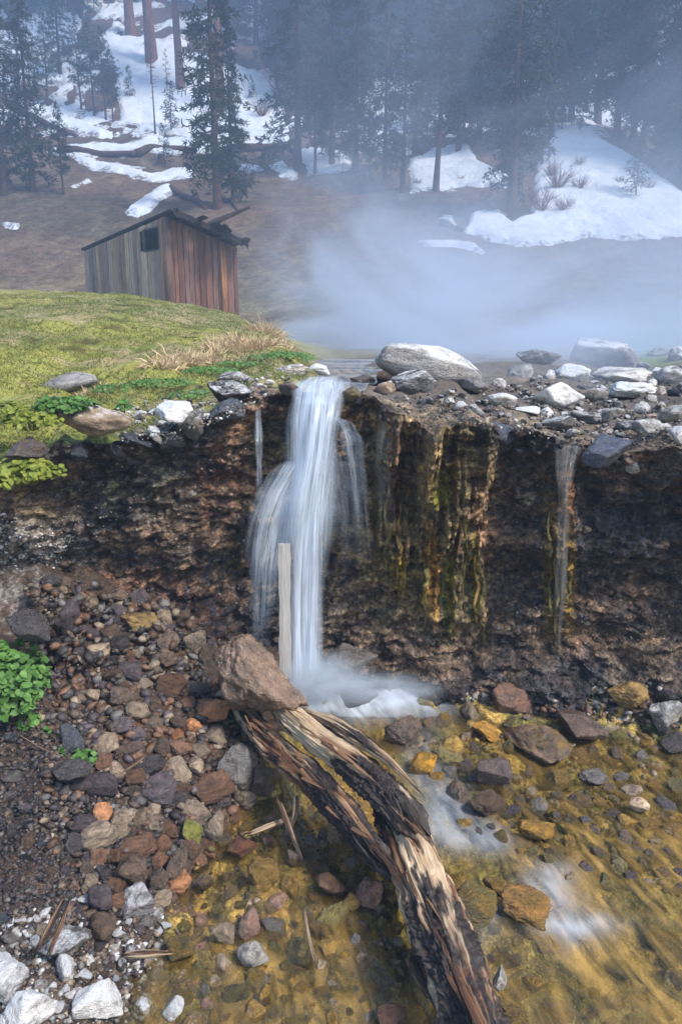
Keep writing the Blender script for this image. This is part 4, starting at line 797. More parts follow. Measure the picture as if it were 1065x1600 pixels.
# sticks and chips
def stick(P, r, seed, label, name='stick', char=-.4, bleach=.1, cat='stick'):
    P = [Vector(p) for p in P]; r = r*.72; o = log_piece(name, P, [r*.8, r, r*.9, r*.6], [r*.6, r*.75, r*.7, r*.4], seed, lambda t, c, s: char, lambda t, c, s: bleach, None, 40, 110, .035); tag(o, label, cat); return o
stick([z_(436, 1252, .14), z_(450, 1290, .09), z_(468, 1334, .03)], .024, 71, 'dark broken stick standing in the water beside the shorter driftwood log', 'stick')
stick([z_(206, 1492, .17), z_(232, 1491, .18), z_(258, 1489, .16)], .028, 73, 'pink-brown chip of wood lying on the pale stones', 'wood_chip', -.9, .6, 'wood chip')
stick([z_(62, 1478, .24), z_(82, 1440, .26), z_(98, 1408, .25)], .022, 75, 'dark split stick on the gravel, left one of two side by side', 'stick', .2, -.3)
stick([z_(80, 1482, .24), z_(96, 1445, .25), z_(108, 1410, .24)], .016, 76, 'dark split stick on the gravel, right one of two side by side', 'stick', .1, -.2)
stick([z_(195, 1205, .28), z_(214, 1192, .30), z_(228, 1180, .29)], .013, 77, 'short reddish twig on the rubble below the blue-grey square stone', 'twig', -.9, .0, 'twig')
stick([z_(30, 1148, .42), z_(62, 1168, .40), z_(92, 1180, .38)], .006, 78, 'thin bare twig on the soil under the leafy bush', 'twig', -.6, .0, 'twig')
stick([z_(392, 1302, .05), z_(425, 1288, .06), z_(462, 1276, .05)], .03, 79, 'golden algae-coated stick lying in the left channel', 'stick', -1, .3)
stick([z_(476, 1428, .02), z_(484, 1470, .02), z_(492, 1500, .0)], .014, 80, 'thin golden stick under water in the left channel', 'stick', -1, .4)
stick([z_(646, 1500, .06), z_(660, 1530, .07), z_(682, 1568, .05)], .055, 81, 'grey weathered root lump beside the lower end of the long log', 'root', -.3, .3, 'root')
# upright plank behind the fall
def plank():
    a = at_y(446, 1058, 3.36); b = at_y(444, 846, 3.44); n = 60; t = np.linspace(0, 1, n); Vs = []; w, d = .027, .011
    for k in range(n):
        c = a+(b-a)*t[k]; wv = w*(1+.07*math.sin(t[k]*9)+.05*math.sin(t[k]*31)); top = .03 if k == n-1 else 0
        for sx_, sy_ in ((-1, -1), (-.3, -1.25), (.4, -1.1), (1, -.9), (1, 1), (-1, 1)): Vs.append((c.x+sx_*wv, c.y+sy_*d, c.z+(top*sx_ if sx_ < 0 else -top)))
    Fc = [(k*6+j, k*6+(j+1) % 6, k*6+6+(j+1) % 6, k*6+6+j) for k in range(n-1) for j in range(6)]+[tuple(range(5, -1, -1)), tuple((n-1)*6+j for j in range(6))]
    uv = np.array([((j/6.), t[k]*1.2) for k in range(n) for j in range(6)]); cols = np.repeat((srgb(192, 190, 186))[None], len(Vs), 0)
    tag(link('plank', mesh('plank', Vs, Fc, False, cols, uv), DRIFT), 'pale weathered plank standing upright in the waterfall', 'plank')
plank()
# ---------------------------------------------------------------- the plank hut
def hut_wood(name):
    m = M(name); a = m.attr('Col').outputs[0]; p = m.pos(); n1 = m.noise(m.scale(p, (14, 14, .9)), 1.0, 6, .65, .3); n2 = m.noise(p, 3.0, 4, .6); n3 = m.noise(m.scale(p, (50, 50, 3)), 1, 3, .6)
    col = m.mix(m.rng(n1, .3, .7), m.mix(1, a, g4(.55), 'MULTIPLY'), m.mix(1, a, g4(1.4), 'MULTIPLY')); col = m.mix(m.rng(n2, .4, .75, 0, .5), col, m.mix(1, col, (.6, .55, .52, 1), 'MULTIPLY'))
    col = m.mix(m.rng(n3, .38, .5), m.mix(1, col, g4(.6), 'MULTIPLY'), col)
    return m.done(m.bsdf(col, .85, .2, m.bump(m.math('ADD', n1, m.math('MULTIPLY', n3, .5)), .6, .03)))
HW = hut_wood('weathered_boards')
def hut():
    Cb, Ct = at_y(266, 476, 20.0), at_y(253, 336, 20.0); Ct.x = Cb.x
    Lb, Lt = at_y(137, 459, 25.0), at_y(137, 392, 25.0); Rb, Rt = at_y(373, 500, 20.9), at_y(373, 386, 20.9)
    base = Cb.z-.9
    root = empty('plank_hut', (Cb.x, Cb.y, Cb.z)); tag(root, 'weathered grey-brown plank hut with a ragged low roof on the mossy rise', 'hut'); off = Vector(root.location)
    Cl = Vector((Cb.x, Cb.y, 0)); Ll = Vector((Lb.x, Lb.y, 0)); Rl = Vector((Rb.x, Rb.y, 0)); Bl = Ll+Rl-Cl
    zt = {'C': Ct.z-.02, 'L': Lt.z, 'R': Rt.z}; zt['B'] = zt['L']+zt['R']-zt['C']
    rs = random.Random(4)
    def wall(name, A, Bq, za, zb, n, pal, win=None):
        d = (Bq-A); L = d.length; d.normalize(); nrm = Vector((d.y, -d.x, 0))
        if nrm.y > 0: nrm = -nrm
        Vs, Fs, Cs, k = [], [], [], 0; u = 0.0; ws = [rs.uniform(.7, 1.35) for _ in range(n)]; tot = sum(ws)
        for w in ws:
            w = w/tot*L; u0, u1 = u+.007, u+w-.007; u += w; off_ = rs.uniform(0, .025); col = srgb(*rs.choice(pal))*rs.uniform(.75, 1.25)
            segs = [(base+rs.uniform(-.02, .02), None)]
            zA, zB = za+(zb-za)*u0/L, za+(zb-za)*u1/L
            spans = [(base, zA-.02, base, zB-.02)]
            if win and u1 > win[0] and u0 < win[1]:
                spans = [(base, win[2], base, win[2]), (win[3], zA-.02, win[3], zB-.02)]
            for z0a, z1a, z0b, z1b in spans:
                if z1a-z0a < .03: continue
                nn = 6
                for e in range(nn+1):
                    f = e/nn
                    for (uu, lo, hi) in ((u0, z0a, z1a), (u1, z0b, z1b)):
                        z = lo+(hi-lo)*f; wob = .004*math.sin(e*1.7+u*9)
                        for dd in (off_+.022, off_): q = A+d*(uu+wob)+nrm*dd; Vs.append((q.x-off.x, q.y-off.y, z-off.z)); Cs.append(col)
                b = k
                for e in range(nn):
                    r0, r1 = b+e*4, b+e*4+4
                    Fs += [(r0, r0+2, r1+2, r1), (r0+1, r0, r1, r1+1), (r0+2, r0+3, r1+3, r1+2), (r0+3, r0+1, r1+1, r1+3)]
                Fs += [(b, b+1, b+3, b+2), (b+nn*4, b+nn*4+2, b+nn*4+3, b+nn*4+1)]
                k += (nn+1)*4
        return link(name, mesh(name, Vs, Fs, False, np.array(Cs)), HW, root)
    grey = [(176, 156, 140), (158, 138, 124), (186, 166, 144), (160, 130, 108), (142, 126, 118), (176, 148, 118)]; brown = [(136, 98, 82), (122, 86, 72), (146, 112, 94), (130, 100, 88), (110, 82, 72), (146, 102, 78)]
    dl = (Cl-Ll).length
    def uz(px, py):  # a pixel on the left wall -> (u along the wall from L, z)
        a, b, c = ray(px, py); n = Vector((-(Cl-Ll).y, (Cl-Ll).x, 0)); t = n.dot(Ll)/(n.x*a+n.y*b); q = Vector((a*t, b*t, 0)); return (q-Ll).length, EYE+c*t
    w0, z1 = uz(226, 361); w1, _ = uz(249, 357); _, z0 = uz(238, 391)
    lw = wall('wall', Ll, Cl, zt['L'], zt['C'], 19, grey, (w0, w1, z0, z1)); tag(lw, 'grey plank wall with a square window hole')
    rw = wall('wall', Cl, Rl, zt['C'], zt['R'], 13, brown); tag(rw, 'brown plank wall in warmer tones')
    wall('wall', Bl, Rl, zt['B'], zt['R'], 16, grey); wall('wall', Ll, Bl, zt['L'], zt['B'], 12, grey)
    # window frame and the dark inside
    d = (Cl-Ll).normalized(); nr = Vector((d.y, -d.x, 0)); nr = -nr if nr.y > 0 else nr
    parts = []
    def bar(u0, u1, za, zb, t=.05):
        Vs = [];
        for z in (za, zb):
            for dd in (t, -.02):
                for u in (u0, u1): q = Ll+d*u+nr*dd-off; Vs.append((q.x, q.y, z-off.z))
        return np.array(Vs), np.array([(0, 2, 3, 1), (4, 5, 7, 6), (0, 1, 5, 4), (2, 6, 7, 3), (0, 4, 6, 2), (1, 3, 7, 5)])
    V, Fc = join([bar(w0-.06, w0, z0-.02, z1+.04), bar(w1, w1+.05, z0-.02, z1+.04), bar(w0, w1, z1, z1+.04), bar(w0, w1, z0-.03, z0)])
    link('window_frame', mesh('window_frame', V, Fc, False, np.repeat(srgb(96, 88, 84)[None], len(V), 0)), HW, lw)
    # corner post
    V, Fc = box(Cl.x-.1-off.x, Cl.x+.10-off.x, Cl.y-.075-off.y, Cl.y+.02-off.y, base-off.z, zt['C']-.03-off.z); link('corner_post', mesh('corner_post', V, Fc, False, np.repeat(srgb(116, 92, 80)[None], 8, 0)), HW, root)
    q = Cl+(Rl-Cl)*.78; dr = (Rl-Cl).normalized(); nn = Vector((dr.y, -dr.x, 0)); nn = -nn if nn.y > 0 else nn
    Vs = [tuple(q+dr*a+nn*b+Vector((0, 0, z))-off) for z in (base, zt['C']+(zt['R']-zt['C'])*.78-.05) for b in (.07, .045) for a in (-.07, .07)]
    o = link('batten', mesh('batten', Vs, np.array([(0, 2, 3, 1), (4, 5, 7, 6), (0, 1, 5, 4), (2, 6, 7, 3), (0, 4, 6, 2), (1, 3, 7, 5)]), False, np.repeat(srgb(176, 122, 76)[None], 8, 0)), HW, root); tag(o, 'bright orange-tan batten on the brown wall')
    # roof: overlapping ragged boards on a tilted plane
    e1 = (Rl-Cl); e2 = (Ll-Cl)
    def top(a, b): return Cl+e1*a+e2*b+Vector((0, 0, zt['C']+(zt['R']-zt['C'])*a+(zt['L']-zt['C'])*b))
    Vs, Fs, Cs, k = [], [], [], 0; nb = 22
    for i in range(nb):
        a0, a1 = -.03+1.05*i/nb, -.03+1.05*(i+1.15)/nb; b0, b1 = -.05-rs.uniform(0, .10), .97+rs.uniform(0, .07); z = .02+.03*(i % 2)+rs.uniform(0, .03); col = srgb(*rs.choice([(58, 54, 54), (74, 66, 62), (48, 46, 48), (88, 72, 62)]))
        for zz in (z, z+.04):
            for (a, b) in ((a0, b0), (a1, b0+rs.uniform(-.02, .02)), (a1, b1), (a0, b1)): q = top(a, b)-off; Vs.append((q.x, q.y, q.z+zz)); Cs.append(col)
        Fs += [(k, k+3, k+2, k+1), (k+4, k+5, k+6, k+7), (k, k+1, k+5, k+4), (k+1, k+2, k+6, k+5), (k+2, k+3, k+7, k+6), (k+3, k, k+4, k+7)]; k += 8
    rf = link('roof', mesh('roof', Vs, Fs, False, np.array(Cs)), HW, root)
    Vs, Fs = [], []
    for (a, b, lift) in ((.50, -.16, .05), (.50, .12, .05), (.86, -.20, .62), (.86, .10, .62)):
        q = top(a, b)-off; Vs += [(q.x, q.y, q.z+lift), (q.x, q.y, q.z+lift+.07)]
    Fs = [(0, 2, 6, 4), (1, 5, 7, 3), (0, 4, 5, 1), (2, 3, 7, 6), (0, 1, 3, 2), (4, 6, 7, 5)]
    o = link('loose_board', mesh('loose_board', Vs, Fs, False, np.repeat(srgb(70, 60, 54)[None], 8, 0)), HW, rf); tag(o, 'loose roof board sticking up from the eave')
    Vs, Fs, k = [], [], 0
    for f0, f1 in ((-.09, -.07),):
        A_, B_ = top(-.02, f0)-off, top(1.02, f0)-off
        n = 40
        for i in range(n+1):
            q = A_+(B_-A_)*(i/n); dz = rs.uniform(-.07, .02)
            for yy, zz in ((-.03, -.06+dz), (-.03, .07), (.05, .07), (.05, -.06+dz)): Vs.append((q.x, q.y+yy, q.z+zz))
        for i in range(n):
            b = i*4; Fs += [(b+j, b+(j+1) % 4, b+4+(j+1) % 4, b+4+j) for j in range(4)]
        Fs += [(0, 3, 2, 1), (n*4, n*4+1, n*4+2, n*4+3)]
    link('eave_board', mesh('eave_board', Vs, Fs, False, np.repeat(srgb(52, 48, 48)[None], len(Vs), 0)), HW, rf)
hut()
# ---------------------------------------------------------------- plants
def leaf_mat(name, a, b, trans=.25, rough=.55):
    m = M(name); p = m.pos(); oi = m.attr('Col').outputs[0]; n = m.noise(p, 22, 4, .6)
    col = m.mix(1, m.mix(m.rng(n, .35, .65), c4(a), c4(b)), oi, 'MULTIPLY')
    s = m.bsdf(col, rough, .35); t = m.n('ShaderNodeBsdfTranslucent'); m.l(col, t.inputs[0]); x = m.n('ShaderNodeMixShader'); x.inputs[0].default_value = trans; m.l(s, x.inputs[1]); m.l(t.outputs[0], x.inputs[2])
    return m.done(x.outputs[0])
LEAF = leaf_mat('clover_leaf', srgb(66, 108, 46), srgb(108, 148, 74)); LEAFY = leaf_mat('yellow_green_leaf', srgb(106, 122, 42), srgb(150, 156, 64))
DRYG = leaf_mat('dry_grass_blade', srgb(186, 154, 112), srgb(226, 206, 170), .2, .8); GRASS = leaf_mat('short_grass_blade', srgb(100, 112, 60), srgb(156, 156, 96), .25, .8)
NEED = leaf_mat('conifer_needles', srgb(40, 52, 32), srgb(74, 80, 42), .15, .8); NEEDR = leaf_mat('dead_needles', srgb(136, 84, 56), srgb(168, 112, 78), .15, .9)
def leaves(cen, nor, size, rs):
    """cupped round leaves; cen, nor (n,3), size (n,)"""
    n = len(cen); nor = nor/np.linalg.norm(nor, axis=1)[:, None]; r = rs.normal(size=(n, 3)); a = np.cross(nor, r); a /= np.linalg.norm(a, axis=1)[:, None]; b = np.cross(nor, a)
    K = 7; th = np.arange(K)*2*np.pi/K; rad = np.where(np.arange(K) == 0, .55, 1.0)
    ring = cen[:, None]+size[:, None, None]*(a[:, None]*(np.cos(th)*rad)[None, :, None]+b[:, None]*(np.sin(th)*rad)[None, :, None])+nor[:, None]*(size*.22)[:, None, None]*(.6+.8*rs.rand(n, K, 1))
    V = np.concatenate([cen[:, None], ring], 1).reshape(-1, 3); base = np.arange(n)[:, None]*(K+1); j = np.arange(K)
    F = np.stack([np.repeat(base, K, 1), base+1+j, base+1+(j+1) % K], -1).reshape(-1, 3)
    c = np.repeat(rs.uniform(.6, 1.25, n)[:, None]*np.array([1, 1, 1]), K+1, 0); return V, F, c
def plant(cpt, rx, ry, rz, n, ls, label, mat, seed, name='leafy_plant', cat='plant', group=None, ground=G, onlytop=True):
    rs = np.random.RandomState(seed); root = empty(name, cpt); tag(root, label, cat, group)
    d = rs.normal(size=(n, 3)); d[:, 2] = np.abs(d[:, 2]); d /= np.linalg.norm(d, axis=1)[:, None]; k = rs.uniform(.72, 1.03, n)*(1+.3*fbm(d*2.2+seed, 3, seed))
    c = d*k[:, None]*np.array([rx, ry, rz]); nr = d*.6+np.array([0, -.35, .8])+.35*rs.normal(size=(n, 3)); V, F, co = leaves(c, nr, ls*rs.uniform(.55, 1.25, n), rs)
    link('foliage', mesh('foliage', V, F, False, co), mat, root)
    parts = []
    for i in range(max(4, n//14)):
        e = c[rs.randint(n)]*.95; parts.append(tube([(e[0]*.25, e[1]*.25, -.03), (e[0]*.6, e[1]*.6, e[2]*.6), tuple(e)], [.0025, .002, .0012], 5))
    Vv, Fc = join(parts); link('stem', mesh('stem', Vv, Fc, True, np.repeat(np.array([[.9, .8, .6]]), len(Vv), 0)), mat, root); return root
p = at_y(0, 1092, 2.92); plant(p, .185, .22, .25, 1150, .0165, 'dense round bush of bright green leaves at the left edge of the rubble', LEAF, 1, 'leafy_bush', 'bush')
p = hit(G, 45, 1130); plant(p, .055, .05, .05, 60, .014, 'small sprig under the leafy bush', LEAF, 2)
p = hit(G, 132, 1190); plant(p, .05, .05, .045, 60, .013, 'small green sprig between the pointed rock and the black slab', LEAF, 3)
p = hit(G, 96, 1180); plant(p, .02, .02, .03, 14, .011, 'tiny green sprig at the foot of the pointed blue-black rock', LEAF, 4)
p = hit(G, 72, 1146); plant(p, .022, .02, .025, 16, .010, 'tiny green sprig on bare soil right of the twig', LEAF, 5)
p = at_y(42, 746, 3.30); plant(p, .15, .10, .085, 380, .017, 'yellow-green leafy clump hanging from the cliff under the lichened stone', LEAFY, 6)
p = at_y(-10, 760, 3.15); plant(p, .09, .08, .10, 150, .017, 'yellow-green leafy clump cut off by the left edge', LEAFY, 16)
p = at_y(100, 640, 3.52); plant(p, .15, .08, .06, 280, .015, 'bright green clump creeping over the lip left of the long tan boulder', LEAF, 7)
p = at_y(48, 662, 3.42); plant(p, .14, .10, .06, 280, .015, 'green creeping clump at the lip above the lichened dark stone', LEAFY, 8)
p = at_y(193, 638, 3.62); plant(p, .03, .03, .04, 34, .012, 'small green tuft behind the long tan boulder', LEAF, 9)
p = at_y(12, 640, 3.6); plant(p, .10, .08, .04, 150, .014, 'low brown-green mat of leaves at the left edge of the lip', LEAFY, 10)
for i, (px, py, rx, n) in enumerate(((250, 600, .26, 300), (330, 580, .22, 260), (375, 570, .20, 240), (300, 618, .16, 150), (180, 608, .16, 160), (442, 556, .22, 260), (470, 562, .14, 140), (410, 560, .2, 200))):
    q = hit(U, px, py, 2, 12); plant(q, rx, .22, .03, int(n*1.5), .0095, ['low green leaf mat left of the dry grass', 'low green leaf mat in front of the dry grass', 'low green leaf mat right of the low grey stone', 'green leaf mat just behind the white lip stones', 'green leaf mat right of the smooth grey boulder',
        'dark green leaf mat at the bank edge beside the upper stream', 'dark green leaf mat at the very tip of the bank by the stream', 'green leaf mat below the last dry tufts'][i], LEAF, 30+i, 'leaf_mat', 'plant', 'leaf mats on the bank')
def blades(cen, dirs, L, w, bend, rs):
    n = len(cen); d = dirs/np.linalg.norm(dirs, axis=1)[:, None]; a = np.cross(d, rs.normal(size=(n, 3))); a /= np.linalg.norm(a, axis=1)[:, None]; g = np.array([0, 0, -1.])
    m1 = cen+d*(L*.55)[:, None]+g*(bend*L*.15)[:, None]; t1 = cen+d*L[:, None]+g*(bend*L*.6)[:, None]+a*(L*.12)[:, None]
    V = np.stack([cen-a*w[:, None], cen+a*w[:, None], m1-a*w[:, None]*.7, m1+a*w[:, None]*.7, t1], 1).reshape(-1, 3); b = np.arange(n)[:, None]*5
    F = np.concatenate([b+np.array([[0, 1, 3]]), b+np.array([[0, 3, 2]]), b+np.array([[2, 3, 4]])]); c = np.repeat(rs.uniform(.6, 1.3, n)[:, None]*np.ones(3), 5, 0); return V, F, c
rs = np.random.RandomState(5)
for i, (px, py, R, h, n, lab) in enumerate(((255, 572, .13, .10, 260, 'low tawny tuft at the left end of the dry grass'), (288, 566, .15, .13, 420, 'tawny tuft second from the left end of the dry grass'), (322, 560, .12, .09, 240, 'thin pale tuft in the middle of the dry grass'), (352, 548, .16, .15, 420, 'bushy straw tuft above the middle of the dry grass'),
        (378, 540, .15, .16, 420, 'tall straw tuft up the slope below the hut corner'), (402, 545, .14, .14, 320, 'straw tuft between the tall tuft and the topmost pale tuft'), (416, 520, .16, .19, 420, 'topmost pale feathery tuft at the edge of the steam'), (440, 540, .13, .12, 220, 'pale tuft at the tip of the bank nearest the steam'),
        (390, 562, .13, .09, 220, 'flattened straw tuft below the tall tuft'), (150, 608, .12, .07, 120, 'limp straw tuft at the right end of the smooth grey boulder'), (345, 568, .12, .08, 180, 'short tawny tuft just above the leaf mats'))):
    q = hit(U, px, py, 2, 14); th = rs.rand(n)*6.28; r = R*np.sqrt(rs.rand(n)); cen = np.stack([np.cos(th)*r, np.sin(th)*r, np.zeros(n)-.01], 1)
    cen[:, 2] += U(cen[:, 0]+q.x, cen[:, 1]+q.y)-q.z
    d = np.stack([np.cos(th)*.9*r/R, np.sin(th)*.9*r/R, rs.uniform(.5, 1.1, n)], 1)+.35*rs.normal(size=(n, 3)); V, F, c = blades(cen, d, 1.35*h*rs.uniform(.5, 1.25, n), np.full(n, .0048), rs.uniform(.2, 1.3, n), rs)
    o = link('dry_grass_tuft', mesh('dry_grass_tuft', V, F, False, c), DRYG); o.location = q; tag(o, lab, 'dry grass', 'dry grass tufts on the bank')
def grass():
    rs = np.random.RandomState(8); n = 90000; px = rs.uniform(-120, 480, n*2); Y = 3.6+8.5*rs.rand(n*2)**1.4; x = (px-CX)/FPX*.975*Y; k = fbm(st(x*2.5, Y*2.5, 0), 3, 301)
    ok = (Y > Yc(x)+.10) & (k > -.35) & ((px < 330+rs.rand(n*2)*60) | (Y > 4.6)) & (px < 500-30*rs.rand(n*2)); x, Y, k = x[ok][:n], Y[ok][:n], k[ok][:n]
    z = U(x, Y); d = rs.normal(size=(len(x), 3))*.7+np.array([0, 0, .8]); L = (.012+.022*rs.rand(len(x)))*(1+.9*np.clip(k, -.4, 1)); V, F, c = blades(np.stack([x, Y, z-.003], 1), d, L, np.full(len(x), .0022)*(1+Y/9), rs.rand(len(x)), rs)
    hue = fbm(st(x*.9, Y*.9, 5), 3, 305); tint = np.stack([1+.25*hue, 1+.0*hue, .9-.5*hue], 1); c = c*np.repeat(tint, 5, 0)
    tag(link('grass', mesh('grass', V, F, False, c), GRASS), kind='stuff')
grass()
# ---------------------------------------------------------------- trees on the hillside
def bark_mat(name, a, b):
    m = M(name); p = m.n('ShaderNodeTexCoord').outputs['Object']; n = m.noise(m.scale(p, (5, 5, 1.2)), 1.5, 5, .65)
    return m.done(m.bsdf(m.mix(m.rng(n, .35, .65), c4(a), c4(b)), .9, .15, m.bump(n, .8, .05)))
BARK = bark_mat('pine_bark', srgb(56, 44, 40), srgb(104, 78, 64)); BARKR = bark_mat('red_pine_bark', srgb(92, 62, 50), srgb(140, 96, 74))
def conifer(seed, hgt, crown0, rad, nb, tufts, tr, style='pine', needles=6, nl=.34, nw=.035):
    rs = np.random.RandomState(seed); parts = []; zz = np.linspace(0, 1, 9); bend = rs.normal(size=2)*.012*hgt
    cx = lambda z: bend[0]*math.sin(z/hgt*2.6); cy = lambda z: bend[1]*math.sin(z/hgt*2.1)
    parts.append(tube([(cx(z*hgt), cy(z*hgt), z*hgt-.3*(z == 0)) for z in zz], [tr*(1.25 if z == 0 else 1)*(1-.93*z) for z in zz], 9))
    cen, dr = [], []
    for i in range(nb):
        f = (i+rs.rand())/nb; z = hgt*(crown0+(1-crown0)*f); th = rs.rand()*6.28
        prof = ((1-f)**.75*.9+.12) if style == 'fir' else (min(1, (1-f)*2.2+.15)*(.55+.45*math.sin(f*2.6+.5)))
        L = rad*prof*rs.uniform(.55, 1.15); up = rs.uniform(-.35, .05) if style == 'fir' else rs.uniform(-.15, .45)
        b0 = np.array([cx(z), cy(z), z]); d = np.array([math.cos(th), math.sin(th), up]); n = max(2, int(tufts*prof*rs.uniform(.7, 1.2)))
        e = b0+d*L; e[2] -= .08*L*L; mid = b0+d*L*.5; parts.append(tube([b0, mid, e], [tr*.16*(1-f)+.012, tr*.09*(1-f)+.01, .006], 4))
        side = np.array([-d[1], d[0], 0])
        for k in range(n):
            g = .25+.78*(k+rs.rand())/n; q = b0+d*L*g+side*rs.normal()*.16*L+np.array([0, 0, -.08*(L*g)**2+rs.normal()*.10]); cen.append(q); dr.append(d*.7+side*rs.normal()*.5)
    cen, dr = np.array(cen), np.array(dr); cen = np.repeat(cen, needles, 0); dr = np.repeat(dr, needles, 0); n = len(cen)
    V, F, c = blades(cen+rs.normal(size=(n, 3))*.05, dr+rs.normal(size=(n, 3))*.75+np.array([0, 0, .15]), nl*rs.uniform(.6, 1.3, n), np.full(n, nw), rs.uniform(0, .5, n), rs)
    tV, tF = join(parts); return (tV, tF), (V, F, c)
def proto_tree(kind, args, mat, bark):
    (tV, tF), (V, F, c) = conifer(*args[:7], **args[7]); a = mesh('trunk', tV, tF, True); a.materials.append(bark); b = mesh('crown', V, F, False, c); b.materials.append(mat); return a, b
TREES = dict(
    pine=[proto_tree('pine', (s, 13, .22, 2.1, 95, 11, .20, dict(style='pine')), NEED, BARK) for s in (1, 2, 3)],
    fir=[proto_tree('fir', (s, 19, .10, 2.7, 135, 12, .26, dict(style='fir', nl=.42, nw=.045)), NEED, BARK) for s in (4, 5, 6)],
    young=[proto_tree('young', (s, 6.5, .30, 1.05, 48, 7, .085, dict(style='pine', nl=.26, nw=.03, needles=5)), NEED, BARK) for s in (7, 8, 9)],
    tall=[proto_tree('tall', (s, 30, .42, 3.4, 150, 13, .52, dict(style='pine', nl=.5, nw=.05)), NEED, BARKR) for s in (10, 11)],
    sapling=[proto_tree('sapling', (s, 3.0, .15, .75, 34, 6, .035, dict(style='fir', nl=.2, nw=.022, needles=5)), NEED, BARK) for s in (12, 13)],
    dead=[proto_tree('dead', (14, 7.5, .25, .9, 40, 5, .08, dict(style='pine', nl=.22, nw=.022, needles=5)), NEEDR, BARKR)],
    snag=[proto_tree('snag', (15, 7.0, .35, .45, 26, 1, .07, dict(style='pine', nl=.12, nw=.01, needles=2)), NEEDR, BARK)])
TN = dict(pine='pine_tree', fir='fir_tree', young='young_pine_tree', tall='tall_pine_tree', sapling='sapling', dead='dead_tree', snag='bare_tree')
def tree(kind, px, py, label, s=1.0, lean=(0, 0), group=None, v=None):
    p = hit(H, px, py, 18, 300); a, b = TREES[kind][(v if v is not None else random.randrange(99)) % len(TREES[kind])]
    r = empty(TN[kind], p, random.uniform(0, 6.28)); r.rotation_euler = (math.radians(lean[1]), math.radians(lean[0]), r.rotation_euler[2]); r.scale = (s*random.uniform(.92, 1.08), s*random.uniform(.92, 1.08), s)
    tag(r, label, 'tree', group); link('trunk', a, None, r); link('crown', b, None, r); return r
random.seed(31)
tree('tall', 237, 98, 'thick reddish trunk leaning left on the snowy slope', .95, (-4, 0), v=0); tree('tall', 283, 140, 'straight dark tall trunk right of the thick leaning trunk', .7, v=1)
tree('tall', 205, 55, 'tall trunk cut by the top edge left of the thick leaning trunk', .8); tree('tall', 345, 175, 'tall reddish trunk rising behind the dark fir in front of the snow', .72)
tree('fir', 340, 325, 'dark dense fir standing alone in front of the snow bench', .72, v=0); tree('fir', 365, 318, 'smaller dark fir close behind the lone fir', .42)
for q in (('fir', 8, 305, 'dark fir at the left edge with its foot on the brown slope', .68), ('fir', 52, 300, 'half-bare fir beside the left edge fir', .55), ('pine', 100, 305, 'thin grey pine on the brown slope left of the small pine group', .34), ('fir', -30, 260, 'fir mostly outside the left edge', .8), ('pine', 30, 150, 'pine above the left patches of snow', .7), ('pine', 75, 165, 'dark pine left of the small pine group', .5), ('fir', 95, 120, 'dense tree behind the small pine group', .55),
          ('young', 128, 172, 'leftmost of the four small pines above the bench', .95), ('young', 148, 184, 'second of the four small pines above the bench', 1.0), ('young', 166, 188, 'third of the four small pines above the bench', .95), ('young', 177, 190, 'rightmost of the four small pines above the bench', .75),
          ('snag', 243, 210, 'thin bare pole of a tree on the snow bench', .95), ('dead', 236, 135, 'rust-red dead tree below the thick leaning trunk', .62), ('dead', 262, 142, 'smaller rust-red dead tree at the foot of the straight trunk', .4), ('sapling', 268, 207, 'lone sapling on the snow bench right of the bare pole', 1.15), ('sapling', 203, 155, 'faint sapling in the snow right of the four small pines', .8), ('sapling', 394, 157, 'tiny sapling in the snow clearing', .6), ('sapling', 258, 262, 'sapling among the snow patches below the bench', .85),
          ('sapling', 180, 165, 'bushy low sapling right of the four small pines', .7), ('young', 60, 165, 'small pine left of the small pine group', .7),
          ('pine', 628, 300, 'slim pine with bare lower trunk at the snow edge', .62), ('pine', 680, 298, 'straight pine with a bare foot on the middle snow patch', .80), ('pine', 800, 343, 'big full pine standing on the front snow edge', .98), ('fir', 795, 330, 'dark fir just behind the big full pine', .46), ('fir', 600, 290, 'dark fir left of the slim pine', .55), ('fir', 555, 270, 'dark fir behind the middle of the steam', .62), ('fir', 518, 262, 'dark fir right of the blue-shaded young pine', .66),
          ('young', 492, 272, 'blue-shaded young pine at the brown slope edge', 1.2), ('fir', 465, 268, 'big dark fir right of the snow clearing', .85), ('fir', 440, 130, 'fir at the top of the snow clearing', .8), ('fir', 400, 70, 'fir above the snow clearing', .8), ('fir', 715, 240, 'dark fir left of the big full pine', .62), ('fir', 748, 215, 'dark fir behind the left side of the big full pine', .75), ('fir', 860, 215, 'dark fir at the top of the right snow slope', .62),
          ('sapling', 992, 312, 'grey sapling in the right snow slope', 1.0), ('sapling', 845, 262, 'dark bushy sapling left of the right snow slope', 1.4), ('sapling', 740, 228, 'small dark sapling behind the middle snow patch', .9), ('young', 648, 235, 'young pine behind the middle snow', 1.0), ('young', 578, 285, 'young pine at the steam edge', .9)): tree(*q)
gr = 'trees of the dark upper forest'
for i, px in enumerate(np.linspace(870, 1180, 15)): tree('fir', px+random.uniform(-8, 8), np.interp(px, [860, 905, 960, 1010, 1065, 1200], [205, 188, 212, 245, 285, 330])+random.uniform(-14, 4), f'dark fir along the upper edge of the right snow slope, {["tall", "short", "slim", "dense", "broad"][i % 5]} one {where_words(px, 400)}' if False else 'dark fir along the upper edge of the right snow slope', random.uniform(.5, .85), group='firs along the right snow slope')
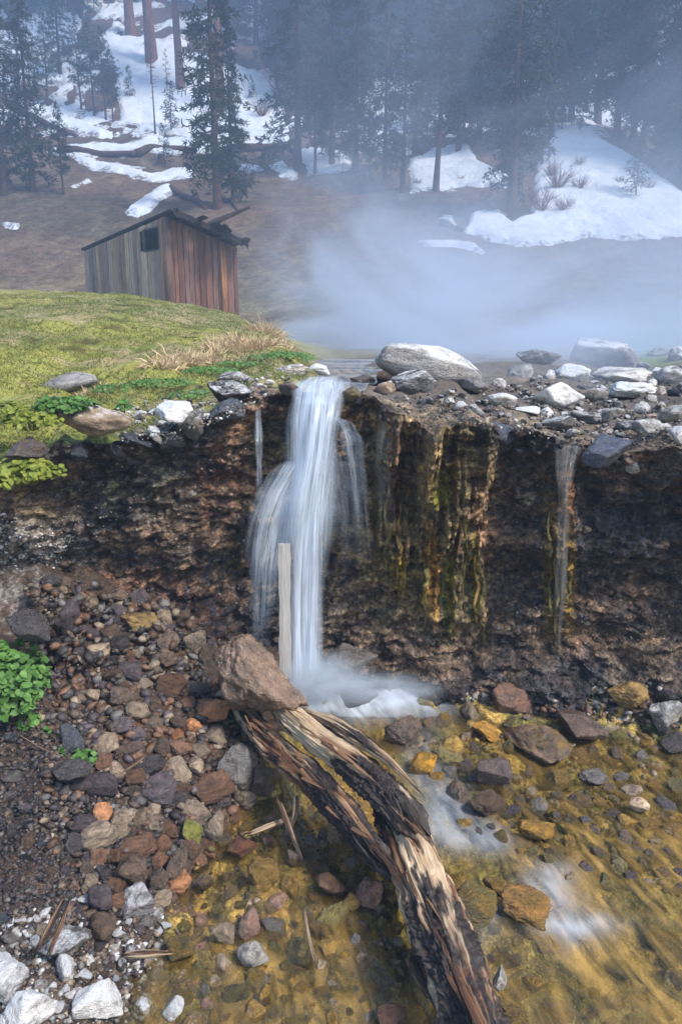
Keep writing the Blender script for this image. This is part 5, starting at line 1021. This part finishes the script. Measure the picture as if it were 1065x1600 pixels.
for i in range(120):
    px = random.uniform(-40, 1120); py = random.uniform(-12, 135) if px > 400 else random.uniform(-12, 30)
    if 130 < px < 440 and py > 5: continue
    tree(random.choice(['fir', 'fir', 'pine', 'tall']), px, py, 'dark conifer of the upper forest, merging with its neighbours in the haze', random.uniform(.6, 1.0), group=gr)
for i in range(26):
    px = random.uniform(430, 1100); py = random.uniform(120, 215)
    if 860 < px: py -= 40
    tree(random.choice(['fir', 'pine']), px, py, 'dark conifer of the middle forest standing in patchy snow', random.uniform(.5, .85), group='trees of the middle forest')
# bare shrubs
def shrub_mesh(seed):
    rs = np.random.RandomState(seed); parts = []
    for i in range(46):
        th = rs.rand()*6.28; d = np.array([math.cos(th)*rs.uniform(.2, .9), math.sin(th)*rs.uniform(.2, .9), rs.uniform(.6, 1.2)]); a = d*.5+rs.normal(size=3)*.06; parts.append(tube([(0, 0, -.05), a, d+rs.normal(size=3)*.12], [.020, .014, .006], 4))
        for k in range(3): e = a+(d-a)*rs.rand(); parts.append(tube([e, e+d*.3+rs.normal(size=3)*.16], [.010, .005], 3))
    return mesh('bare_shrub', *join(parts), True)
SH = [shrub_mesh(s) for s in (1, 2, 3)]
for m_ in SH: m_.materials.append(BARKR)
for i, (px, py, s, lab) in enumerate(((905, 262, 0.42, 'bare twiggy shrub in the right snow slope, upper middle'), (870, 300, .9, 'bare shrub left of the middle of the right snow slope'), (965, 290, 0.36, 'bare shrub beside the grey sapling'), (1010, 300, 0.48, 'wide bare shrub at the right edge of the snow'), (1040, 280, 0.48, 'bare shrub under the right-hand firs'), (845, 335, .9, 'bare shrub right of the foot of the big full pine'), (770, 335, .8, 'bare shrub left of the foot of the big full pine'), (860, 280, .7, 'bare shrub beside the dark bushy sapling'),
        (650, 292, 0.36, 'bare shrub between the slim and the straight pine'), (720, 285, 0.3, 'bare shrub right of the straight pine'), (430, 120, 2.4, 'tall bare brush at the upper right of the snow clearing'), (410, 185, 1.0, 'small bare shrub low in the snow clearing'), (445, 165, 2.0, 'bare brush along the right side of the snow clearing'), (905, 300, .6, 'tiny bare shrub in the middle of the right snow slope'), (880, 335, .6, 'tiny bare shrub near the lower edge of the right snow slope'))):
    o = link('bare_shrub', SH[i % 3]); o.location = hit(H, px, py, 18, 300); o.scale = (s, s, s); o.rotation_euler = (0, 0, i*1.3); tag(o, lab, 'shrub', 'bare shrubs in the snow')
# fallen trunks on the slope
for i, (a, b, r, lab) in enumerate((((352, 240), (456, 229), .30, 'long fallen trunk under the snow right of the lone fir'), ((92, 240), (214, 246), .26, 'fallen trunk along the lower edge of the snow bench at left'), ((214, 246), (306, 239), .28, 'fallen trunk under the middle of the snow bench'), ((268, 296), (322, 328), .16, 'thin fallen pole sloping down behind the hut'), ((346, 306), (374, 333), .12, 'short fallen pole right of the lone fir'), ((455, 232), (472, 272), .22, 'leaning dead trunk at the edge of the brown slope'), ((30, 175), (120, 215), .2, 'fallen pole between the left snow patches'), ((690, 352), (722, 364), .15, 'fallen log half in snow on the brown slope'))):
    A, B = hit(H, *a, 18, 300), hit(H, *b, 18, 300); n = 14; t = np.linspace(0, 1, n); P = np.array([tuple(A+(B-A)*k) for k in t]); P[:, 2] = np.maximum(P[:, 2], H(P[:, 0], P[:, 1]))+r*.55+.06*np.sin(t*7+i)
    V, F = tube(P, r*(1-.35*t), 9); o = link('fallen_trunk', mesh('fallen_trunk', V, [tuple(f) for f in F.tolist()]+[tuple(range(8, -1, -1)), tuple((n-1)*9+j for j in range(9))], True), BARK); tag(o, lab, 'fallen trunk', 'fallen trunks on the slope')
# ---------------------------------------------------------------- falling water
def fall_mat(name, col, amax):
    m = M(name); u = m.n('ShaderNodeTexCoord').outputs['UV']; a = m.attr('dens').outputs['Fac']
    n1 = m.noise(m.scale(u, (14, 1.6, 1)), 1.0, 5, .6, .2); n2 = m.noise(m.scale(u, (60, 3.5, 1)), 1.0, 3, .6); n3 = m.noise(m.scale(u, (5, 3, 1)), 1, 3, .5)
    f = m.math('MULTIPLY', a, m.math('ADD', m.rng(n1, .34, .64, .26, 1.08), m.rng(n2, .35, .65, -.15, .15)), True); f = m.math('MULTIPLY', f, m.rng(n3, .3, .6, .6, 1.05), True); f = m.math('MULTIPLY', f, amax)
    d = m.n('ShaderNodeBsdfDiffuse'); d.inputs[0].default_value = col; t2 = m.n('ShaderNodeBsdfTranslucent'); t2.inputs[0].default_value = col; x0 = m.n('ShaderNodeMixShader'); x0.inputs[0].default_value = .35; m.l(d.outputs[0], x0.inputs[1]); m.l(t2.outputs[0], x0.inputs[2])
    g = m.n('ShaderNodeBsdfGlossy'); g.inputs['Roughness'].default_value = .3; x1 = m.n('ShaderNodeMixShader'); x1.inputs[0].default_value = .06; m.l(x0.outputs[0], x1.inputs[1]); m.l(g.outputs[0], x1.inputs[2])
    t = m.n('ShaderNodeBsdfTransparent'); x = m.n('ShaderNodeMixShader'); m.l(f, x.inputs[0]); m.l(t.outputs[0], x.inputs[1]); m.l(x1.outputs[0], x.inputs[2]); return m.done(x.outputs[0])
FALL = fall_mat('white_falling_water', (.74, .85, 1.0, 1), .80); TRICK = fall_mat('thin_trickle', (.66, .68, .66, 1), .5)
def ribbon(name, rows, strength, mat, label, cat, parent=None, lip=True, bulge=.10, seed=0, fade=.12):
    """rows: (px centre, py, px width, Y); a curved sheet of water hanging between them"""
    rows = np.array(rows, float); nv, nu = 150, 26; t = np.linspace(0, 1, nv); k = np.linspace(0, 1, len(rows)); ix = [np.interp(t, k, rows[:, i]) for i in range(4)]
    ker = np.ones(13)/13
    ix = [np.convolve(np.pad(q, 6, mode='reflect', reflect_type='odd'), ker, 'valid') for q in ix]
    V, uv, de = [], [], []; a = np.linspace(-1, 1, nu)
    for i in range(nv):
        c = at_y(ix[0][i], ix[1][i], ix[3][i]); hw = ix[2][i]/2/FPX*ix[3][i]*1.3*(1+.10*math.sin(t[i]*11+seed)+.06*math.sin(t[i]*27+seed*3))
        wob = .10*hw*np.sin(a*5+seed+t[i]*2)+.15*hw*np.sin(a*2.3+seed*2)
        for j in range(nu): V.append((c.x+hw*a[j], c.y-bulge*hw*(1-a[j]**2)*1.6-wob[j], c.z)); uv.append((a[j]*hw*6+seed, t[i]*2.0)); de.append(strength*(1-abs(a[j])**2.2)**1.1*min(1, t[i]/.04+.25)*(1-max(0, (t[i]-1+fade)/fade)))
    o = link(name, mesh(name, V, gridF(nv, nu), True, None, np.array(uv), {'dens': de}), mat, parent)
    if label: tag(o, label, cat)
    return o
wf = empty('waterfall', at_y(480, 1075, 3.5)); tag(wf, 'white silky waterfall pouring over the lip into the pool', 'waterfall')
def strand(rows, s, seed, mat=FALL, fade=.12):
    o = ribbon('strand', rows, s, mat, None, None, None, seed=seed, fade=fade); o.parent = wf; o.matrix_parent_inverse = __import__('mathutils').Matrix.Translation(-wf.location); return o
strand([(506, 588, 34, 4.2), (502, 593, 54, 4.0), (498, 600, 76, 3.84), (496, 622, 74, 3.70), (492, 660, 62, 3.62), (488, 710, 56, 3.58), (478, 765, 70, 3.56), (470, 830, 66, 3.54), (466, 910, 62, 3.52), (466, 1000, 52, 3.49), (468, 1075, 54, 3.46)], 1.0, 1, fade=.03)
strand([(488, 594, 24, 4.0), (482, 604, 42, 3.80), (474, 650, 38, 3.66), (474, 720, 50, 3.61), (468, 800, 60, 3.58), (474, 900, 46, 3.56), (478, 1000, 44, 3.53), (476, 1072, 50, 3.5)], .9, 4, fade=.03)
strand([(512, 594, 24, 4.0), (517, 606, 34, 3.80), (508, 650, 44, 3.65), (498, 710, 48, 3.60), (492, 780, 50, 3.57), (488, 870, 40, 3.55), (486, 960, 34, 3.52), (484, 1070, 40, 3.48)], .8, 7, fade=.04)
strand([(470, 720, 46, 3.60), (442, 764, 74, 3.56), (424, 815, 66, 3.53), (414, 880, 44, 3.52), (409, 950, 32, 3.50), (406, 1020, 26, 3.48)], .78, 2, fade=.25)
strand([(450, 745, 60, 3.59), (440, 800, 70, 3.56), (436, 870, 40, 3.54), (434, 960, 30, 3.52)], .45, 12, fade=.3)
strand([(524, 652, 12, 3.70), (537, 658, 22, 3.60), (548, 685, 28, 3.56), (556, 740, 28, 3.55), (562, 800, 26, 3.56), (570, 890, 18, 3.58)], .5, 3, fade=.35)
strand([(506, 690, 40, 3.60), (514, 740, 36, 3.58), (512, 800, 36, 3.56), (502, 870, 30, 3.55)], .42, 5, fade=.35)
strand([(534, 720, 30, 3.62), (540, 800, 30, 3.60), (545, 900, 24, 3.60)], .25, 9, fade=.5)
ribbon('trickle', [(403, 640, 9, 3.86), (404, 690, 10, 3.72), (405, 740, 9, 3.72), (405, 790, 7, 3.72)], .55, FALL, 'thin white thread of water left of the waterfall', 'trickle', seed=11, fade=.3)
ribbon('trickle', [(890, 690, 40, 3.74), (885, 720, 28, 3.60), (881, 760, 20, 3.54), (880, 830, 17, 3.53), (876, 910, 15, 3.52), (872, 980, 11, 3.51), (870, 1060, 7, 3.49)], .6, TRICK, 'faint veil of water falling over the algae streak at the right', 'trickle', seed=13, fade=.3)
ribbon('trickle', [(605, 648, 20, 3.74), (601, 690, 26, 3.66), (600, 760, 22, 3.66), (602, 860, 18, 3.66)], .45, TRICK, 'faint thread of water on the brown side of the algae curtain', 'trickle', seed=15, fade=.4)
# ---------------------------------------------------------------- algae strands hanging on the wall
def algae():
    rs = np.random.RandomState(9); parts, cols = [], []
    pal = [(150, 110, 84), (124, 114, 56), (168, 134, 76), (100, 98, 50), (72, 74, 42), (156, 128, 94)]
    L = [(604, 760, 890, 6, 1), (622, 780, 910, 6, 2), (652, 760, 960, 4, 4), (664, 870, 985, 8, 1), (690, 880, 1005, 7, 3), (716, 720, 900, 4, 5), (725, 760, 990, 4, 3), (744, 860, 990, 7, 2), (752, 880, 1012, 6, 1), (712, 900, 1005, 5, 1), (858, 800, 995, 6, 3), (868, 840, 1005, 5, 1), (888, 850, 965, 6, 1)]
    for px, a, b, w, c in L:
        n = 26; t = np.linspace(0, 1, n); P = []
        for k in range(n):
            py = a+(b-a)*t[k]; y = 3.7
            for _ in range(3): q = at_y(px+3*math.sin(k*.5+px), py, y); y = float(CYf(q.x, q.z).ravel()[0])
            P.append((q.x, q.y-.006, q.z))
        P = np.array(P); P[:, 1] = np.minimum(np.convolve(np.pad(P[:, 1], 4, 'edge'), np.ones(9)/9, 'valid')+.012, P[:, 1]+.01)
        r = w/2/FPX*3.75*(.35+.45*np.sin(np.pi*t**.7))*(1+.35*rs.normal(size=n)*.5); r[-1] *= .25
        V, F = tube(P, np.abs(r)*1.25, 8); V[:, 1] = np.repeat(P[:, 1], 8)+(V[:, 1]-np.repeat(P[:, 1], 8))*.5; V = V+.010*fbm(V*np.array([50, 50, 20]), 3, 401)[:, None]; parts.append((V, F)); cols.append(np.repeat((srgb(*pal[c])*rs.uniform(.7, 1.1))[None], len(V), 0)*(1+.4*fbm(V*np.array([40, 40, 14]), 3, 405))[:, None])
    V, F = join(parts); m = ground_mat('wet_algae', 60, .012, .6, .5, .4); tag(link('algae', mesh('algae', V, F, True, np.concatenate(cols), None, {'wet': np.full(len(V), .8)}), m), kind='stuff')
algae()
# ---------------------------------------------------------------- steam and air
def vol_box(name, lo, hi, build, rate=1.0, kind='stuff'):
    V, F = box(lo[0], hi[0], lo[1], hi[1], lo[2], hi[2]); mt = M(name); s = build(mt); mt.l(s, mt.out.inputs['Volume']); mt.m.cycles.volume_step_rate = rate
    o = link(name, mesh(name, V, F, False), mt.m); tag(o, kind=kind); return o
def steam_build(m):
    p = m.pos(); sp = m.n('ShaderNodeSeparateXYZ'); m.l(p, sp.inputs[0]); x, y, z = sp.outputs
    n = m.noise(m.scale(p, (.30, .05, .42)), 1.0, 5, .6, 1.1)
    xr = m.rng(m.math('ADD', m.math('ADD', x, m.math('MULTIPLY', y, .085)), m.math('MULTIPLY', m.math('SUBTRACT', n, .5), 5.0)), -1.0, 3.4, smooth=True)
    hs = m.math('ADD', .4, m.math('MULTIPLY', y, .05))
    zf = m.math('POWER', 2.718, m.math('MULTIPLY', m.math('DIVIDE', m.math('SUBTRACT', z, 1.6), hs), -1.0))
    plume = m.math('MULTIPLY', m.rng(n, .50, .66, 0, 1, True), m.rng(z, 9, 2.5, .05, .18))
    d = m.math('ADD', m.math('MULTIPLY', zf, m.rng(n, .40, .60, .08, 1.3)), plume)
    d = m.math('MULTIPLY', m.math('MULTIPLY', d, xr), m.rng(y, 4.5, 7.6, 0, 1, True)); d = m.math('MULTIPLY', d, .27)
    v = m.n('ShaderNodeVolumePrincipled'); v.inputs['Color'].default_value = (.70, .81, 1.0, 1); v.inputs['Anisotropy'].default_value = .1; m.l(d, v.inputs['Density']); return v.outputs[0]
vol_box('steam', (-3, 4.4, 1.2), (24, 33, 11), steam_build, .35)
def mist_build(m):
    p = m.n('ShaderNodeTexCoord').outputs['Object']; n = m.noise(p, 2.6, 3, .5, .3); ln = m.n('ShaderNodeVectorMath', operation='LENGTH'); m.l(p, ln.inputs[0])
    d = m.math('MULTIPLY', m.rng(ln.outputs['Value'], 1.0, .1, 0, 1, True), m.rng(n, .3, .65, .2, 1)); d = m.math('MULTIPLY', d, 11.0); v = m.n('ShaderNodeVolumePrincipled'); v.inputs['Color'].default_value = (.80, .89, 1, 1); m.l(d, v.inputs['Density']); return v.outputs[0]
def mist(c, s, name='mist'):
    V, F = ico(3); mt = M('splash_mist'); mt.l(mist_build(mt), mt.out.inputs['Volume']); mt.m.cycles.volume_step_rate = .6; o = link(name, mesh(name, V, F, True), mt.m); o.location = c; o.scale = s; tag(o, kind='stuff')
mist(at_y(500, 1068, 3.36), (.32, .20, .19)); mist(at_y(600, 1078, 3.34), (.36, .16, .085))
def haze_build(m):
    v = m.n('ShaderNodeVolumePrincipled'); v.inputs['Color'].default_value = (.46, .66, 1.0, 1); v.inputs['Density'].default_value = HAZE; return v.outputs[0]
HAZE = .0048
vol_box('haze', (-175, -6, -1.6), (175, 158, 92), haze_build)
# ---------------------------------------------------------------- light, camera
W_ = bpy.data.worlds.new('World'); bpy.context.scene.world = W_; W_.use_nodes = True; nt = W_.node_tree; nt.nodes.clear()
EL, AZ = math.radians(50), math.radians(122)     # azimuth from +Y towards +X
sk = nt.nodes.new('ShaderNodeTexSky'); sk.sky_type = 'NISHITA'; sk.sun_disc = False; sk.sun_elevation = EL; sk.sun_rotation = AZ; sk.air_density = 1.2; sk.dust_density = 1.0
bg = nt.nodes.new('ShaderNodeBackground'); bg.inputs[1].default_value = .135; wo = nt.nodes.new('ShaderNodeOutputWorld'); nt.links.new(sk.outputs[0], bg.inputs[0]); nt.links.new(bg.outputs[0], wo.inputs[0])
sl = bpy.data.lights.new('sun', 'SUN'); sl.energy = 3.0; sl.angle = math.radians(14); sl.color = (1, .93, .84); so = bpy.data.objects.new('sun', sl); C.objects.link(so)
dv = Vector((math.sin(AZ)*math.cos(EL), math.cos(AZ)*math.cos(EL), math.sin(EL))); so.rotation_euler = dv.to_track_quat('Z', 'Y').to_euler()
cd = bpy.data.cameras.new('camera'); co = bpy.data.objects.new('camera', cd); C.objects.link(co); co.location = (0, 0, EYE); co.rotation_euler = (math.radians(90)-PITCH, 0, 0)
cd.sensor_fit = 'VERTICAL'; cd.sensor_height = 36; cd.lens = 36*FPX/1600; cd.clip_end = 1500; cd.clip_start = .05
S = bpy.context.scene; S.camera = co; S.view_settings.view_transform = 'Standard'; S.view_settings.look = 'None'; S.view_settings.exposure = .93; S.view_settings.gamma = 1
S.render.engine = 'CYCLES'; cy = S.cycles; cy.use_denoising = True; cy.max_bounces = 6; cy.diffuse_bounces = 2; cy.glossy_bounces = 2; cy.transparent_max_bounces = 24; cy.volume_bounces = 2; cy.transmission_bounces = 2; cy.volume_max_steps = 96; cy.caustics_reflective = False; cy.caustics_refractive = False
